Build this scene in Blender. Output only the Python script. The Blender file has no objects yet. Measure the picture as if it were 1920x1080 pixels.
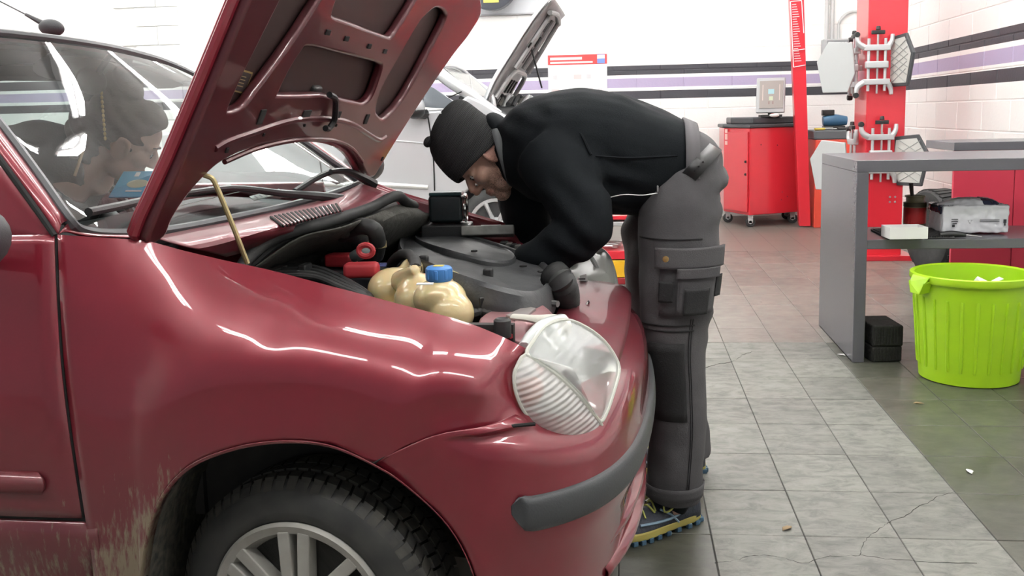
import bpy, bmesh, math, random
import numpy as np
from mathutils import Vector, Matrix, noise, Quaternion
random.seed(7)
SC = bpy.context.scene
COL = SC.collection
PI = math.pi
# ---------------------------------------------------------------- camera
FPX, PX, PY = 1800.0, 1000.0, 465.5
YAW, PITCH, ROLL, CH = 0.1, 0.1377, -0.0218, 1.2
def _basis():
    f = Vector((-math.sin(YAW), math.cos(YAW), 0)); r = Vector((math.cos(YAW), math.sin(YAW), 0)); u = Vector((0, 0, 1))
    f2 = f*math.cos(PITCH)-u*math.sin(PITCH); u2 = u*math.cos(PITCH)+f*math.sin(PITCH)
    return r*math.cos(ROLL)+u2*math.sin(ROLL), -r*math.sin(ROLL)+u2*math.cos(ROLL), f2
CR, CU, CF = _basis()
CC = Vector((0, 0, CH))
cam = bpy.data.cameras.new('camera'); camo = bpy.data.objects.new('camera', cam); COL.objects.link(camo)
cam.sensor_width = 36; cam.lens = FPX/1920*36
cam.shift_x = (960-PX)/1920; cam.shift_y = (PY-540)/1920
cam.clip_start = 0.05; cam.clip_end = 100
camo.matrix_world = Matrix(((CR.x, CU.x, -CF.x, CC.x), (CR.y, CU.y, -CF.y, CC.y), (CR.z, CU.z, -CF.z, CC.z), (0, 0, 0, 1)))
SC.camera = camo
def ray(x, y): return CF + CR*((x-PX)/FPX) - CU*((y-PY)/FPX)
def atY(x, y, Y): d = ray(x, y); return CC + d*(Y/d.y)
def atX(x, y, X): d = ray(x, y); return CC + d*(X/d.x)
def atZ(x, y, z=0.0): d = ray(x, y); return CC + d*((z-CH)/d.z)
# ---------------------------------------------------------------- light, world, exposure
SC.view_settings.view_transform = 'Standard'; SC.view_settings.look = 'None'
SC.view_settings.gamma = 1.0; SC.view_settings.use_curve_mapping = False
SC.view_settings.exposure = 0.4
w = bpy.data.worlds.new('daylight'); SC.world = w; w.use_nodes = True
w.node_tree.nodes['Background'].inputs[0].default_value = (0.93, 0.97, 1.0, 1)   # daylight through the open workshop door
w.node_tree.nodes['Background'].inputs[1].default_value = 0.24
TUBE_POWER = 33.0
# ---------------------------------------------------------------- materials
MATS = {}
def mat(name, col, rough=0.5, metal=0.0, coat=0.0, spec=0.5, bump=None, vary=None, emit=None, trans=0.0, alpha=1.0, sss=0.0):
    if name in MATS: return MATS[name]
    m = bpy.data.materials.new(name); m.use_nodes = True; MATS[name] = m
    N, L = m.node_tree.nodes, m.node_tree.links; b = N['Principled BSDF']
    b.inputs['Base Color'].default_value = (*col, 1); b.inputs['Roughness'].default_value = rough
    b.inputs['Metallic'].default_value = metal; b.inputs['Coat Weight'].default_value = coat
    b.inputs['Coat Roughness'].default_value = 0.04
    b.inputs['Specular IOR Level'].default_value = spec
    b.inputs['Transmission Weight'].default_value = trans; b.inputs['Alpha'].default_value = alpha
    if sss: b.inputs['Subsurface Weight'].default_value = sss; b.inputs['Subsurface Radius'].default_value = (0.02, 0.008, 0.004)
    if emit: b.inputs['Emission Color'].default_value = (*emit[0], 1); b.inputs['Emission Strength'].default_value = emit[1]
    tc = N.new('ShaderNodeTexCoord')
    if vary:                                  # (scale, amount, second colour)
        n = N.new('ShaderNodeTexNoise'); n.inputs['Scale'].default_value = vary[0]; n.inputs['Detail'].default_value = 6
        L.new(tc.outputs['Object'], n.inputs['Vector'])
        r = N.new('ShaderNodeValToRGB'); r.color_ramp.elements[0].position = 0.35; r.color_ramp.elements[1].position = 0.7
        r.color_ramp.elements[0].color = (*col, 1); r.color_ramp.elements[1].color = (*[c*(1-vary[1])+d*vary[1] for c, d in zip(col, vary[2])], 1)
        L.new(n.outputs['Fac'], r.inputs['Fac']); L.new(r.outputs['Color'], b.inputs['Base Color'])
    if bump:                                  # (scale, strength, (sx,sy,sz))
        mp = N.new('ShaderNodeMapping'); mp.inputs['Scale'].default_value = bump[2] if len(bump) > 2 else (1, 1, 1)
        L.new(tc.outputs['Object'], mp.inputs['Vector'])
        n = N.new('ShaderNodeTexNoise'); n.inputs['Scale'].default_value = bump[0]; n.inputs['Detail'].default_value = 5
        L.new(mp.outputs['Vector'], n.inputs['Vector'])
        k = N.new('ShaderNodeBump'); k.inputs['Strength'].default_value = bump[1]; k.inputs['Distance'].default_value = 0.01
        L.new(n.outputs['Fac'], k.inputs['Height']); L.new(k.outputs['Normal'], b.inputs['Normal'])
    return m
def nodes(m): return m.node_tree.nodes, m.node_tree.links, m.node_tree.nodes['Principled BSDF']
def glass(name, tint=(0.9, 0.95, 0.94), refl=1.0):
    m = bpy.data.materials.new(name); m.use_nodes = True; MATS[name] = m
    N, L = m.node_tree.nodes, m.node_tree.links
    N.remove(N['Principled BSDF'])
    t = N.new('ShaderNodeBsdfTransparent'); t.inputs[0].default_value = (*tint, 1)
    g = N.new('ShaderNodeBsdfGlossy'); g.inputs['Roughness'].default_value = 0.01
    fr = N.new('ShaderNodeFresnel'); fr.inputs[0].default_value = 1.5
    mu = N.new('ShaderNodeMath'); mu.operation = 'MULTIPLY'; mu.inputs[1].default_value = refl
    mx = N.new('ShaderNodeMixShader')
    L.new(fr.outputs[0], mu.inputs[0]); L.new(mu.outputs[0], mx.inputs[0]); L.new(t.outputs[0], mx.inputs[1]); L.new(g.outputs[0], mx.inputs[2])
    L.new(mx.outputs[0], N['Material Output'].inputs['Surface'])
    return m
# ---------------------------------------------------------------- object helpers
def tag(o, label=None, cat=None, group=None, kind=None):
    if label: o['label'] = label
    if cat: o['category'] = cat
    if group: o['group'] = group
    if kind: o['kind'] = kind
    return o
def thing(name, label, cat, loc=(0, 0, 0), rotz=0.0, group=None):
    o = bpy.data.objects.new(name, None); COL.objects.link(o); o.location = loc; o.rotation_euler = (0, 0, rotz)
    o.empty_display_size = 0.05
    return tag(o, label, cat, group)
def obj(name, geo, m, parent=None, smooth=True, bev=0.0, solid=0.0, sub=0, auto=True, offset=-1.0):
    V, F = geo
    me = bpy.data.meshes.new(name); me.from_pydata([tuple(v) for v in V], [], F); me.validate()
    bm = bmesh.new(); bm.from_mesh(me); bmesh.ops.recalc_face_normals(bm, faces=bm.faces[:]); bm.to_mesh(me); bm.free()
    if m: me.materials.append(m)
    o = bpy.data.objects.new(name, me); COL.objects.link(o)
    if parent: o.parent = parent
    if solid: md = o.modifiers.new('solid', 'SOLIDIFY'); md.thickness = solid; md.offset = offset
    if bev: md = o.modifiers.new('bevel', 'BEVEL'); md.width = bev; md.segments = 2; md.limit_method = 'ANGLE'; md.angle_limit = 0.6
    if sub: md = o.modifiers.new('sub', 'SUBSURF'); md.levels = sub; md.render_levels = sub
    if smooth:
        for p in me.polygons: p.use_smooth = True
        if auto and not sub:
            md = o.modifiers.new('wn', 'WEIGHTED_NORMAL') if bev else None
            me.set_sharp_from_angle(angle=0.7)
    return o
def joing(*gs):
    V, F = [], []
    for v, f in gs:
        k = len(V); V += list(v); F += [[i+k for i in q] for q in f]
    return V, F
def boxg(c, s, R=None):
    c = Vector(c); V = []
    for dx in (-.5, .5):
        for dy in (-.5, .5):
            for dz in (-.5, .5):
                v = Vector((dx*s[0], dy*s[1], dz*s[2])); V.append(c + (R @ v if R else v))
    return V, [[0, 1, 3, 2], [4, 6, 7, 5], [0, 4, 5, 1], [2, 3, 7, 6], [0, 2, 6, 4], [1, 5, 7, 3]]
def RZ(a): return Matrix.Rotation(a, 3, 'Z')
def RX(a): return Matrix.Rotation(a, 3, 'X')
def RY(a): return Matrix.Rotation(a, 3, 'Y')
def cr(P, n, closed=False):
    """Catmull-Rom through points P, n samples per span"""
    P = [Vector(p) for p in P]; out = []; m = len(P)
    for i in range(m if closed else m-1):
        if closed: a, b, c, d = P[i-1], P[i], P[(i+1) % m], P[(i+2) % m]
        else:
            b, c = P[i], P[i+1]; a = P[i-1] if i else b*2-c; d = P[i+2] if i+2 < m else c*2-b
        for k in range(n):
            t = k/n
            out.append(0.5*((2*b)+(c-a)*t+(2*a-5*b+4*c-d)*t*t+(3*b-a-3*c+d)*t**3))
    if not closed: out.append(P[-1])
    return out
def crs(vals, n):
    return [v.x for v in cr([Vector((v, 0, 0)) for v in vals], n)]
def gridg(rows, close_u=False):
    m, n = len(rows), len(rows[0]); V = [v for r in rows for v in r]; F = []
    for i in range(m-1):
        for j in range(n if close_u else n-1):
            F.append([i*n+j, i*n+(j+1) % n, (i+1)*n+(j+1) % n, (i+1)*n+j])
    return V, F
def patchg(rows, a=4, b=4):
    R = [cr(r, b) for r in rows]
    C = [cr(c, a) for c in zip(*R)]
    return gridg([list(r) for r in zip(*C)])
def tubeg(pts, r, n=10, sm=4, closed=False, cap=True, flat=1.0):
    if not isinstance(r, (list, tuple)): r = [r]*len(pts)
    P = cr(pts, sm, closed) if sm > 1 else [Vector(p) for p in pts]
    rr = crs(r, sm) if (sm > 1 and not closed) else (list(r) if not closed else [r[0]]*len(P))
    m = len(P); rows = []; up = None
    for i in range(m):
        a = P[i-1] if (i or closed) else P[i]; b = P[(i+1) % m] if (i < m-1 or closed) else P[i]
        t = (b-a).normalized() if (b-a).length > 1e-9 else Vector((0, 0, 1))
        if up is None: up = Vector((0, 0, 1)) if abs(t.z) < 0.9 else Vector((1, 0, 0))
        x = t.cross(up)
        if x.length < 1e-6: x = t.orthogonal()
        x.normalize(); up = x.cross(t).normalized()
        rows.append([P[i]+(x*math.cos(2*PI*k/n)+up*flat*math.sin(2*PI*k/n))*max(rr[i], 1e-5) for k in range(n)])
    if closed: rows.append(rows[0])
    V, F = gridg(rows, True)
    if cap and not closed:
        F.append(list(range(n))[::-1]); F.append([(m-1)*n+k for k in range(n)])
    return V, F
def latheg(prof, n=24, M=None, c=(0, 0, 0)):
    c = Vector(c); rows = []
    for r, z in prof:
        rows.append([c + (M @ Vector((r*math.cos(2*PI*k/n), r*math.sin(2*PI*k/n), z)) if M else Vector((r*math.cos(2*PI*k/n), r*math.sin(2*PI*k/n), z))) for k in range(n)])
    V, F = gridg(rows, True)
    F.append(list(range(n))[::-1]); F.append([(len(prof)-1)*n+k for k in range(n)])
    return V, F
def ellg(c, r, R=None, n=20, m=12):
    c = Vector(c); rows = []
    for i in range(m+1):
        a = -PI/2+PI*i/m
        a = max(-PI/2+0.02, min(PI/2-0.02, a))
        rows.append([c + ((R @ Vector((r[0]*math.cos(a)*math.cos(2*PI*k/n), r[1]*math.cos(a)*math.sin(2*PI*k/n), r[2]*math.sin(a)))) if R else Vector((r[0]*math.cos(a)*math.cos(2*PI*k/n), r[1]*math.cos(a)*math.sin(2*PI*k/n), r[2]*math.sin(a)))) for k in range(n)])
    V, F = gridg(rows, True); F.append(list(range(n))[::-1]); F.append([m*n+k for k in range(n)])
    return V, F
def prismg(P, d):
    """closed outline P (list of 3D points) extruded by vector d"""
    d = Vector(d); n = len(P); V = [Vector(p) for p in P]+[Vector(p)+d for p in P]
    return V, [list(range(n))[::-1], list(range(n, 2*n))]+[[i, (i+1) % n, n+(i+1) % n, n+i] for i in range(n)]
def remesh(name, geos, vox, m, parent=None, smooth=6, disp=None, fac=0.5):
    """fuse overlapping closed shapes into one continuous surface"""
    V, F = joing(*geos)
    me = bpy.data.meshes.new(name+'_src'); me.from_pydata([tuple(v) for v in V], [], F)
    bm = bmesh.new(); bm.from_mesh(me); bmesh.ops.recalc_face_normals(bm, faces=bm.faces[:]); bm.to_mesh(me); bm.free()
    t = bpy.data.objects.new(name+'_src', me); COL.objects.link(t)
    md = t.modifiers.new('r', 'REMESH'); md.mode = 'VOXEL'; md.voxel_size = vox
    if smooth: s = t.modifiers.new('s', 'SMOOTH'); s.factor = fac; s.iterations = smooth
    dg = bpy.context.evaluated_depsgraph_get(); dg.update()
    out = bpy.data.meshes.new_from_object(t.evaluated_get(dg)); out.name = name
    bpy.data.objects.remove(t); bpy.data.meshes.remove(me)
    if disp:
        nor = [v.normal.copy() for v in out.vertices]
        for v, nn in zip(out.vertices, nor): v.co += nn*disp(v.co)
    out.materials.clear(); out.materials.append(m)
    for p in out.polygons: p.use_smooth = True
    o = bpy.data.objects.new(name, out); COL.objects.link(o)
    if parent: o.parent = parent
    return o
def copy_tree(o, parent=None):
    c = o.copy(); COL.objects.link(c); c.parent = parent
    for ch in list(o.children): copy_tree(ch, c)
    return c
# ---------------------------------------------------------------- common materials
def paint_red():
    m = mat('car_paint_red', (0.20, 0.009, 0.022), 0.34, 0.25, 1.0)
    N, L, b = nodes(m)
    tc = N.new('ShaderNodeTexCoord'); sep = N.new('ShaderNodeSeparateXYZ'); L.new(tc.outputs['Object'], sep.inputs[0])
    mp = N.new('ShaderNodeMapping'); mp.inputs['Rotation'].default_value = (0, 0.75, 0); mp.inputs['Scale'].default_value = (110, 60, 24)
    L.new(tc.outputs['Object'], mp.inputs['Vector'])
    n1 = N.new('ShaderNodeTexNoise'); n1.inputs['Scale'].default_value = 1.0; n1.inputs['Detail'].default_value = 8; n1.inputs['Roughness'].default_value = 0.65
    L.new(mp.outputs[0], n1.inputs['Vector'])
    h = N.new('ShaderNodeMapRange'); h.inputs['From Min'].default_value = 0.66; h.inputs['From Max'].default_value = 0.30; h.inputs['To Min'].default_value = -0.12; h.inputs['To Max'].default_value = 0.22
    L.new(sep.outputs['Z'], h.inputs['Value'])
    # dirt thrown back from the wheel: only behind the axle
    bx = N.new('ShaderNodeMapRange'); bx.inputs['From Min'].default_value = -0.20; bx.inputs['From Max'].default_value = -0.08; bx.inputs['To Min'].default_value = 0.0; bx.inputs['To Max'].default_value = 0.5
    L.new(sep.outputs['X'], bx.inputs['Value'])
    ad = N.new('ShaderNodeMath'); ad.operation = 'ADD'; L.new(n1.outputs['Fac'], ad.inputs[0]); L.new(h.outputs[0], ad.inputs[1])
    vd = N.new('ShaderNodeVectorMath'); vd.operation = 'DISTANCE'; cmb = N.new('ShaderNodeCombineXYZ'); L.new(sep.outputs['X'], cmb.inputs[0]); L.new(sep.outputs['Z'], cmb.inputs[2]); L.new(cmb.outputs[0], vd.inputs[0]); vd.inputs[1].default_value = (0.03, 0, 0.30)
    pr = N.new('ShaderNodeMapRange'); pr.inputs['From Min'].default_value = 0.33; pr.inputs['From Max'].default_value = 0.47; pr.inputs['To Min'].default_value = 0.20; pr.inputs['To Max'].default_value = 0.0; L.new(vd.outputs['Value'], pr.inputs['Value'])
    ad2 = N.new('ShaderNodeMath'); ad2.operation = 'ADD'; L.new(ad.outputs[0], ad2.inputs[0]); L.new(pr.outputs[0], ad2.inputs[1])
    sb = N.new('ShaderNodeMath'); sb.operation = 'SUBTRACT'; L.new(ad2.outputs[0], sb.inputs[0]); L.new(bx.outputs[0], sb.inputs[1])
    rp = N.new('ShaderNodeMapRange'); rp.inputs['From Min'].default_value = 0.66; rp.inputs['From Max'].default_value = 0.82; rp.clamp = True
    L.new(sb.outputs[0], rp.inputs['Value'])
    mx = N.new('ShaderNodeMix'); mx.data_type = 'RGBA'; mx.inputs['B'].default_value = (0.22, 0.18, 0.125, 1)
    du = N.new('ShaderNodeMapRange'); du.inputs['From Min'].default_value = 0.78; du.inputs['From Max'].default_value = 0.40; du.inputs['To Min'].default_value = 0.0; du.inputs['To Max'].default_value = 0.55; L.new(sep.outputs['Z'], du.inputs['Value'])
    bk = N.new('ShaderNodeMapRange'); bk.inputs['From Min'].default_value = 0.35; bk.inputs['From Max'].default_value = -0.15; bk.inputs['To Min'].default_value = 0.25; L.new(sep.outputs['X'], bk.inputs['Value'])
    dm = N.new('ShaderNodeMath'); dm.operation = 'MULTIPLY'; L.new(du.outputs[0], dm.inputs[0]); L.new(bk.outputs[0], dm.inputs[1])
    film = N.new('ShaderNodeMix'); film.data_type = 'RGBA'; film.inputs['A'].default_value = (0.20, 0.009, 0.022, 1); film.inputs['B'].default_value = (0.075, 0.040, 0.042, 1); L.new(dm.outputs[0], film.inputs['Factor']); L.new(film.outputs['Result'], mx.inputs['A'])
    L.new(rp.outputs[0], mx.inputs['Factor']); L.new(mx.outputs['Result'], b.inputs['Base Color'])
    inv = N.new('ShaderNodeMath'); inv.operation = 'SUBTRACT'; inv.inputs[0].default_value = 1.0; L.new(rp.outputs[0], inv.inputs[1]); L.new(inv.outputs[0], b.inputs['Coat Weight'])
    return m
RED = paint_red()
REDI = mat('car_paint_red_dull', (0.16, 0.018, 0.03), 0.42, 0.2, 0.3, vary=(14, 0.5, (0.12, 0.05, 0.05)))
BLK = mat('black_plastic', (0.018, 0.019, 0.02), 0.42, bump=(220, 0.08))
TRIM = mat('grey_black_trim', (0.045, 0.048, 0.052), 0.5, bump=(300, 0.1))
RUB = mat('rubber', (0.02, 0.021, 0.022), 0.62, vary=(30, 0.5, (0.05, 0.05, 0.047)))
GAP = mat('gap_black', (0.006, 0.006, 0.006), 0.8)
AIRB = mat('airbox_plastic', (0.04, 0.042, 0.046), 0.48, vary=(25, 0.6, (0.085, 0.085, 0.085)), bump=(160, 0.1))
STEEL = mat('steel', (0.55, 0.55, 0.55), 0.35, 0.9)
ALU = mat('cast_aluminium', (0.6, 0.61, 0.62), 0.45, 0.7)
CHROME = mat('chrome', (0.8, 0.8, 0.8), 0.12, 1.0)
ZINC = mat('zinc_rod', (0.52, 0.43, 0.22), 0.38, 0.7)
WHT = mat('white_plastic', (0.75, 0.75, 0.73), 0.45)
PAPER = mat('paper', (0.82, 0.82, 0.8), 0.8)
GREY = mat('laminate_grey', (0.105, 0.104, 0.118), 0.27, vary=(90, 0.06, (0.18, 0.18, 0.19)))
REDM = mat('red_enamel', (0.62, 0.025, 0.04), 0.28, coat=0.4)
REDP = mat('red_pinkish_panel', (0.48, 0.03, 0.06), 0.45)
ORNG = mat('orange_red_enamel', (0.72, 0.075, 0.045), 0.3, coat=0.4)
GLASS = glass('windscreen_glass', (0.78, 0.86, 0.85), 2.2)
SILV = mat('silver_paint', (0.60, 0.62, 0.64), 0.3, 0.35, 1.0)
DARKI = mat('interior_dark', (0.045, 0.048, 0.05), 0.7, vary=(40, 0.4, (0.07, 0.07, 0.07)))
# ---------------------------------------------------------------- room
TX, TY = 0.262, 0.3337           # tile pitch
def tile_mat(name, c1, c2, c3, rough, wear):
    m = mat(name, c1, rough); N, L, b = nodes(m)
    g = N.new('ShaderNodeNewGeometry'); oi = N.new('ShaderNodeObjectInfo')
    mp = N.new('ShaderNodeMapping'); mp.inputs['Scale'].default_value = (7, 13, 1); L.new(g.outputs['Position'], mp.inputs['Vector'])
    n = N.new('ShaderNodeTexNoise'); n.inputs['Scale'].default_value = 1.7; n.inputs['Detail'].default_value = 9; n.inputs['Roughness'].default_value = 0.72; n.inputs['Distortion'].default_value = 0.6
    L.new(mp.outputs[0], n.inputs['Vector'])
    r = N.new('ShaderNodeValToRGB'); e = r.color_ramp.elements; e[0].position = 0.38; e[0].color = (*c1, 1); e[1].position = 0.52; e[1].color = (*c2, 1)
    x = e.new(0.66); x.color = (*c3, 1); L.new(n.outputs['Fac'], r.inputs['Fac'])
    hv = N.new('ShaderNodeHueSaturation'); L.new(r.outputs['Color'], hv.inputs['Color'])
    mr = N.new('ShaderNodeMapRange'); mr.inputs['To Min'].default_value = 0.86; mr.inputs['To Max'].default_value = 1.12; L.new(oi.outputs['Random'], mr.inputs['Value']); L.new(mr.outputs[0], hv.inputs['Value'])
    L.new(hv.outputs['Color'], b.inputs['Base Color'])
    n2 = N.new('ShaderNodeTexNoise'); n2.inputs['Scale'].default_value = 9; n2.inputs['Detail'].default_value = 8; L.new(g.outputs['Position'], n2.inputs['Vector'])
    rr = N.new('ShaderNodeMapRange'); rr.inputs['To Min'].default_value = rough-0.14; rr.inputs['To Max'].default_value = rough+0.2; L.new(n2.outputs['Fac'], rr.inputs['Value']); L.new(rr.outputs[0], b.inputs['Roughness'])
    # fine cracks
    vo = N.new('ShaderNodeTexVoronoi'); vo.feature = 'DISTANCE_TO_EDGE'; vo.inputs['Scale'].default_value = 0.8; L.new(g.outputs['Position'], vo.inputs['Vector'])
    k = N.new('ShaderNodeBump'); k.inputs['Strength'].default_value = wear; k.inputs['Distance'].default_value = 0.004; L.new(n.outputs['Fac'], k.inputs['Height']); L.new(k.outputs[0], b.inputs['Normal'])
    return m
T_WORN = tile_mat('tile_worn_paint', (0.105, 0.105, 0.094), (0.165, 0.165, 0.147), (0.20, 0.20, 0.178), 0.5, 0.3)
T_DARK = tile_mat('tile_olive', (0.06, 0.061, 0.047), (0.077, 0.078, 0.061), (0.098, 0.096, 0.078), 0.34, 0.12)
T_PLAIN = tile_mat('tile_brown_grey', (0.15, 0.138, 0.12), (0.185, 0.172, 0.15), (0.21, 0.20, 0.178), 0.33, 0.1)
GROUT = mat('grout', (0.05, 0.05, 0.045), 0.85)
XW0, XW1, YB, ZC = -8.0, 2.62, 11.2, 3.9
def floor_mat():
    m = mat('floor_far', (0.24, 0.225, 0.195), 0.34); N, L, b = nodes(m)
    g = N.new('ShaderNodeNewGeometry'); sep = N.new('ShaderNodeSeparateXYZ'); L.new(g.outputs['Position'], sep.inputs[0])
    fac = []
    for ax, pitch, off in (('X', TX, 0.228), ('Y', TY, 6.318)):
        a = N.new('ShaderNodeMath'); a.operation = 'SUBTRACT'; a.inputs[1].default_value = off; L.new(sep.outputs[ax], a.inputs[0])
        d = N.new('ShaderNodeMath'); d.operation = 'DIVIDE'; d.inputs[1].default_value = pitch; L.new(a.outputs[0], d.inputs[0])
        f = N.new('ShaderNodeMath'); f.operation = 'FRACT'; L.new(d.outputs[0], f.inputs[0])
        p = N.new('ShaderNodeMath'); p.operation = 'PINGPONG'; p.inputs[1].default_value = 0.5; L.new(f.outputs[0], p.inputs[0])
        c = N.new('ShaderNodeMath'); c.operation = 'LESS_THAN'; c.inputs[1].default_value = 0.004/pitch; L.new(p.outputs[0], c.inputs[0]); fac.append(c)
    mx = N.new('ShaderNodeMath'); mx.operation = 'MAXIMUM'; L.new(fac[0].outputs[0], mx.inputs[0]); L.new(fac[1].outputs[0], mx.inputs[1])
    mc = N.new('ShaderNodeMix'); mc.data_type = 'RGBA'; mc.inputs['A'].default_value = (0.18, 0.167, 0.146, 1); mc.inputs['B'].default_value = (0.10, 0.095, 0.085, 1)
    L.new(mx.outputs[0], mc.inputs['Factor']); L.new(mc.outputs['Result'], b.inputs['Base Color'])
    return m
# tiled part: x from TX0 to right wall, y from TY0 to TY1
ix0, ix1 = -2, 9; iy0, iy1 = -6, 12          # tile column / row indices
X_ = lambda i: 0.228+i*TX
Y_ = lambda j: 6.318-j*TY
gx0, gx1, gy0, gy1 = X_(ix0), X_(ix1), Y_(iy1), Y_(iy0)
def slab(x0, x1, y0, y1, z1, z0): return boxg(((x0+x1)/2, (y0+y1)/2, (z0+z1)/2), (x1-x0, y1-y0, z1-z0))
fl = obj('floor', joing(slab(XW0, gx0, -4, YB, 0, -0.1), slab(gx1, XW1+0.2, -4, YB, 0, -0.1), slab(gx0, gx1, -4, gy0, 0, -0.1), slab(gx0, gx1, gy1, YB, 0, -0.1)), floor_mat(), smooth=False)
tag(fl, kind='structure')
obj('grout_bed', slab(gx0, gx1, gy0, gy1, -0.003, -0.1), GROUT, fl, smooth=False)
g = 0.003
tv, tf = boxg((0, 0, -0.008), (TX-g, TY-g, 0.016))
tmesh = {}
for m in (T_WORN, T_DARK, T_PLAIN):
    me = bpy.data.meshes.new('tile'); me.from_pydata([tuple(v) for v in tv], [], tf)
    bm = bmesh.new(); bm.from_mesh(me); bmesh.ops.recalc_face_normals(bm, faces=bm.faces[:])
    bmesh.ops.bevel(bm, geom=[e for e in bm.edges if all(v.co.z > -0.001 for v in e.verts)], offset=0.0015, segments=1, affect='EDGES'); bm.to_mesh(me); bm.free()
    me.materials.append(m); tmesh[m] = me
for i in range(ix0, ix1):
    for j in range(iy0, iy1):
        cx, cy = X_(i+.5), Y_(j+.5)
        m = T_PLAIN if j < 4 else (T_WORN if 0 <= i < 3 else T_DARK)
        o = bpy.data.objects.new('tile', tmesh[m]); COL.objects.link(o); o.parent = fl
        o.location = (cx, cy, random.uniform(-0.0008, 0.0004)); o.rotation_euler = (random.uniform(-.002, .002), random.uniform(-.002, .002), 0)
# walls of painted blocks
def wall_paint():
    m = mat('painted_block', (0.86, 0.86, 0.84), 0.55); N, L, b = nodes(m)
    g_ = N.new('ShaderNodeNewGeometry'); sep = N.new('ShaderNodeSeparateXYZ'); L.new(g_.outputs['Position'], sep.inputs[0])
    mr = N.new('ShaderNodeMapRange'); mr.inputs['From Min'].default_value = 1.3; mr.inputs['From Max'].default_value = 1.8; L.new(sep.outputs['Z'], mr.inputs['Value'])
    r = N.new('ShaderNodeValToRGB'); r.color_ramp.interpolation = 'CONSTANT'; e = r.color_ramp.elements
    W_, D_, P_ = (0.88, 0.88, 0.86, 1), (0.045, 0.045, 0.055, 1), (0.40, 0.34, 0.50, 1)
    q = lambda z: (z-1.3)/0.5
    e[0].position = 0; e[0].color = W_; e[1].position = q(1.356); e[1].color = D_
    for z, c in ((1.449, W_), (1.486, P_), (1.592, W_), (1.63, D_), (1.735, W_)): x = e.new(q(z)); x.color = c
    L.new(mr.outputs[0], r.inputs['Fac']); L.new(r.outputs['Color'], b.inputs['Base Color'])
    n = N.new('ShaderNodeTexNoise'); n.inputs['Scale'].default_value = 45; n.inputs['Detail'].default_value = 4; L.new(g_.outputs['Position'], n.inputs['Vector'])
    k = N.new('ShaderNodeBump'); k.inputs['Strength'].default_value = 0.25; k.inputs['Distance'].default_value = 0.006; L.new(n.outputs['Fac'], k.inputs['Height']); L.new(k.outputs[0], b.inputs['Normal'])
    return m
WPAINT = wall_paint()
JOINT = mat('block_joint', (0.6, 0.6, 0.58), 0.8)
BL, BH = 0.54, 0.222
bv, bf = boxg((0, 0, 0), (BL-0.008, 0.05, BH-0.007))
bme = bpy.data.meshes.new('block'); bme.from_pydata([tuple(v) for v in bv], [], bf); bme.materials.append(WPAINT)
bm = bmesh.new(); bm.from_mesh(bme); bmesh.ops.recalc_face_normals(bm, faces=bm.faces[:]); bmesh.ops.bevel(bm, geom=bm.edges[:], offset=0.004, segments=1, affect='EDGES'); bm.to_mesh(bme); bm.free()
def wallpaint_plain(): return WPAINT
wb = tag(obj('wall_back', slab(XW0, XW1+0.3, YB+0.03, YB+0.3, ZC, 0), WPAINT, smooth=False), kind='structure')
wr = tag(obj('wall_right', slab(XW1+0.03, XW1+0.3, -4, YB+0.3, ZC, 0), WPAINT, smooth=False), kind='structure')
obj('mortar', slab(-5.3, XW1+0.1, YB-0.003, YB+0.03, 2.9, 0.0), WPAINT, wb, smooth=False)
obj('mortar', slab(XW1-0.003, XW1+0.03, 3.4, YB, 2.9, 0.0), WPAINT, wr, smooth=False)
ZJ = 1.68                         # a joint runs through the upper dark band
for k in range(-7, 6):
    zc = ZJ+(k+.5)*BH
    if zc > 2.9 or zc < 0.1: continue
    off = (k % 2)*BL/2
    for i in range(-11, 6):
        x = i*BL+off+0.1
        if x+BL/2 > XW1: continue
        o = bpy.data.objects.new('block', bme); COL.objects.link(o); o.parent = wb; o.location = (x, YB+0.018, zc)
    for i in range(0, 14):
        y = 3.7+i*BL+off
        if y+BL/2 > YB: continue
        o = bpy.data.objects.new('block', bme); COL.objects.link(o); o.parent = wr; o.location = (XW1+0.018, y, zc); o.rotation_euler = (0, 0, PI/2)
wl = tag(obj('wall_left', slab(XW0-0.2, XW0, -4, YB+0.3, ZC, 0), mat('plaster_white', (0.85, 0.85, 0.83), 0.7), smooth=False), kind='structure')
ce = tag(obj('ceiling', slab(XW0-0.2, XW1+0.3, -4, YB+0.3, ZC+0.2, ZC), mat('ceiling_white', (0.85, 0.86, 0.86), 0.8), smooth=False), kind='structure')
# tube lamps under the ceiling
TUBE = mat('lamp_tube', (1, 1, 1), 0.5, emit=((1.0, 0.985, 0.96), TUBE_POWER))
HOUS = mat('lamp_housing', (0.85, 0.85, 0.85), 0.4)
lamp0 = thing('ceiling_lamp', 'long white twin tube lamp fixed under the ceiling', 'lamp', group='tube lamps in rows under the ceiling')
obj('housing', boxg((0, 0, 0), (2.4, 0.22, 0.06)), HOUS, lamp0, bev=0.01)
for s in (-1, 1):
    obj('tube', tubeg([(-1.16, s*0.06, -0.055), (1.16, s*0.06, -0.055)], 0.02, 10, 1), TUBE, lamp0)
first = True
for yy in (0.2, 2.3, 4.6, 6.9, 9.2):
    for xx in (-6.7, -4.0, -1.3, 1.35):
        o = lamp0 if first else copy_tree(lamp0); first = False
        o.location = (xx, yy, ZC-0.03)

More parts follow.
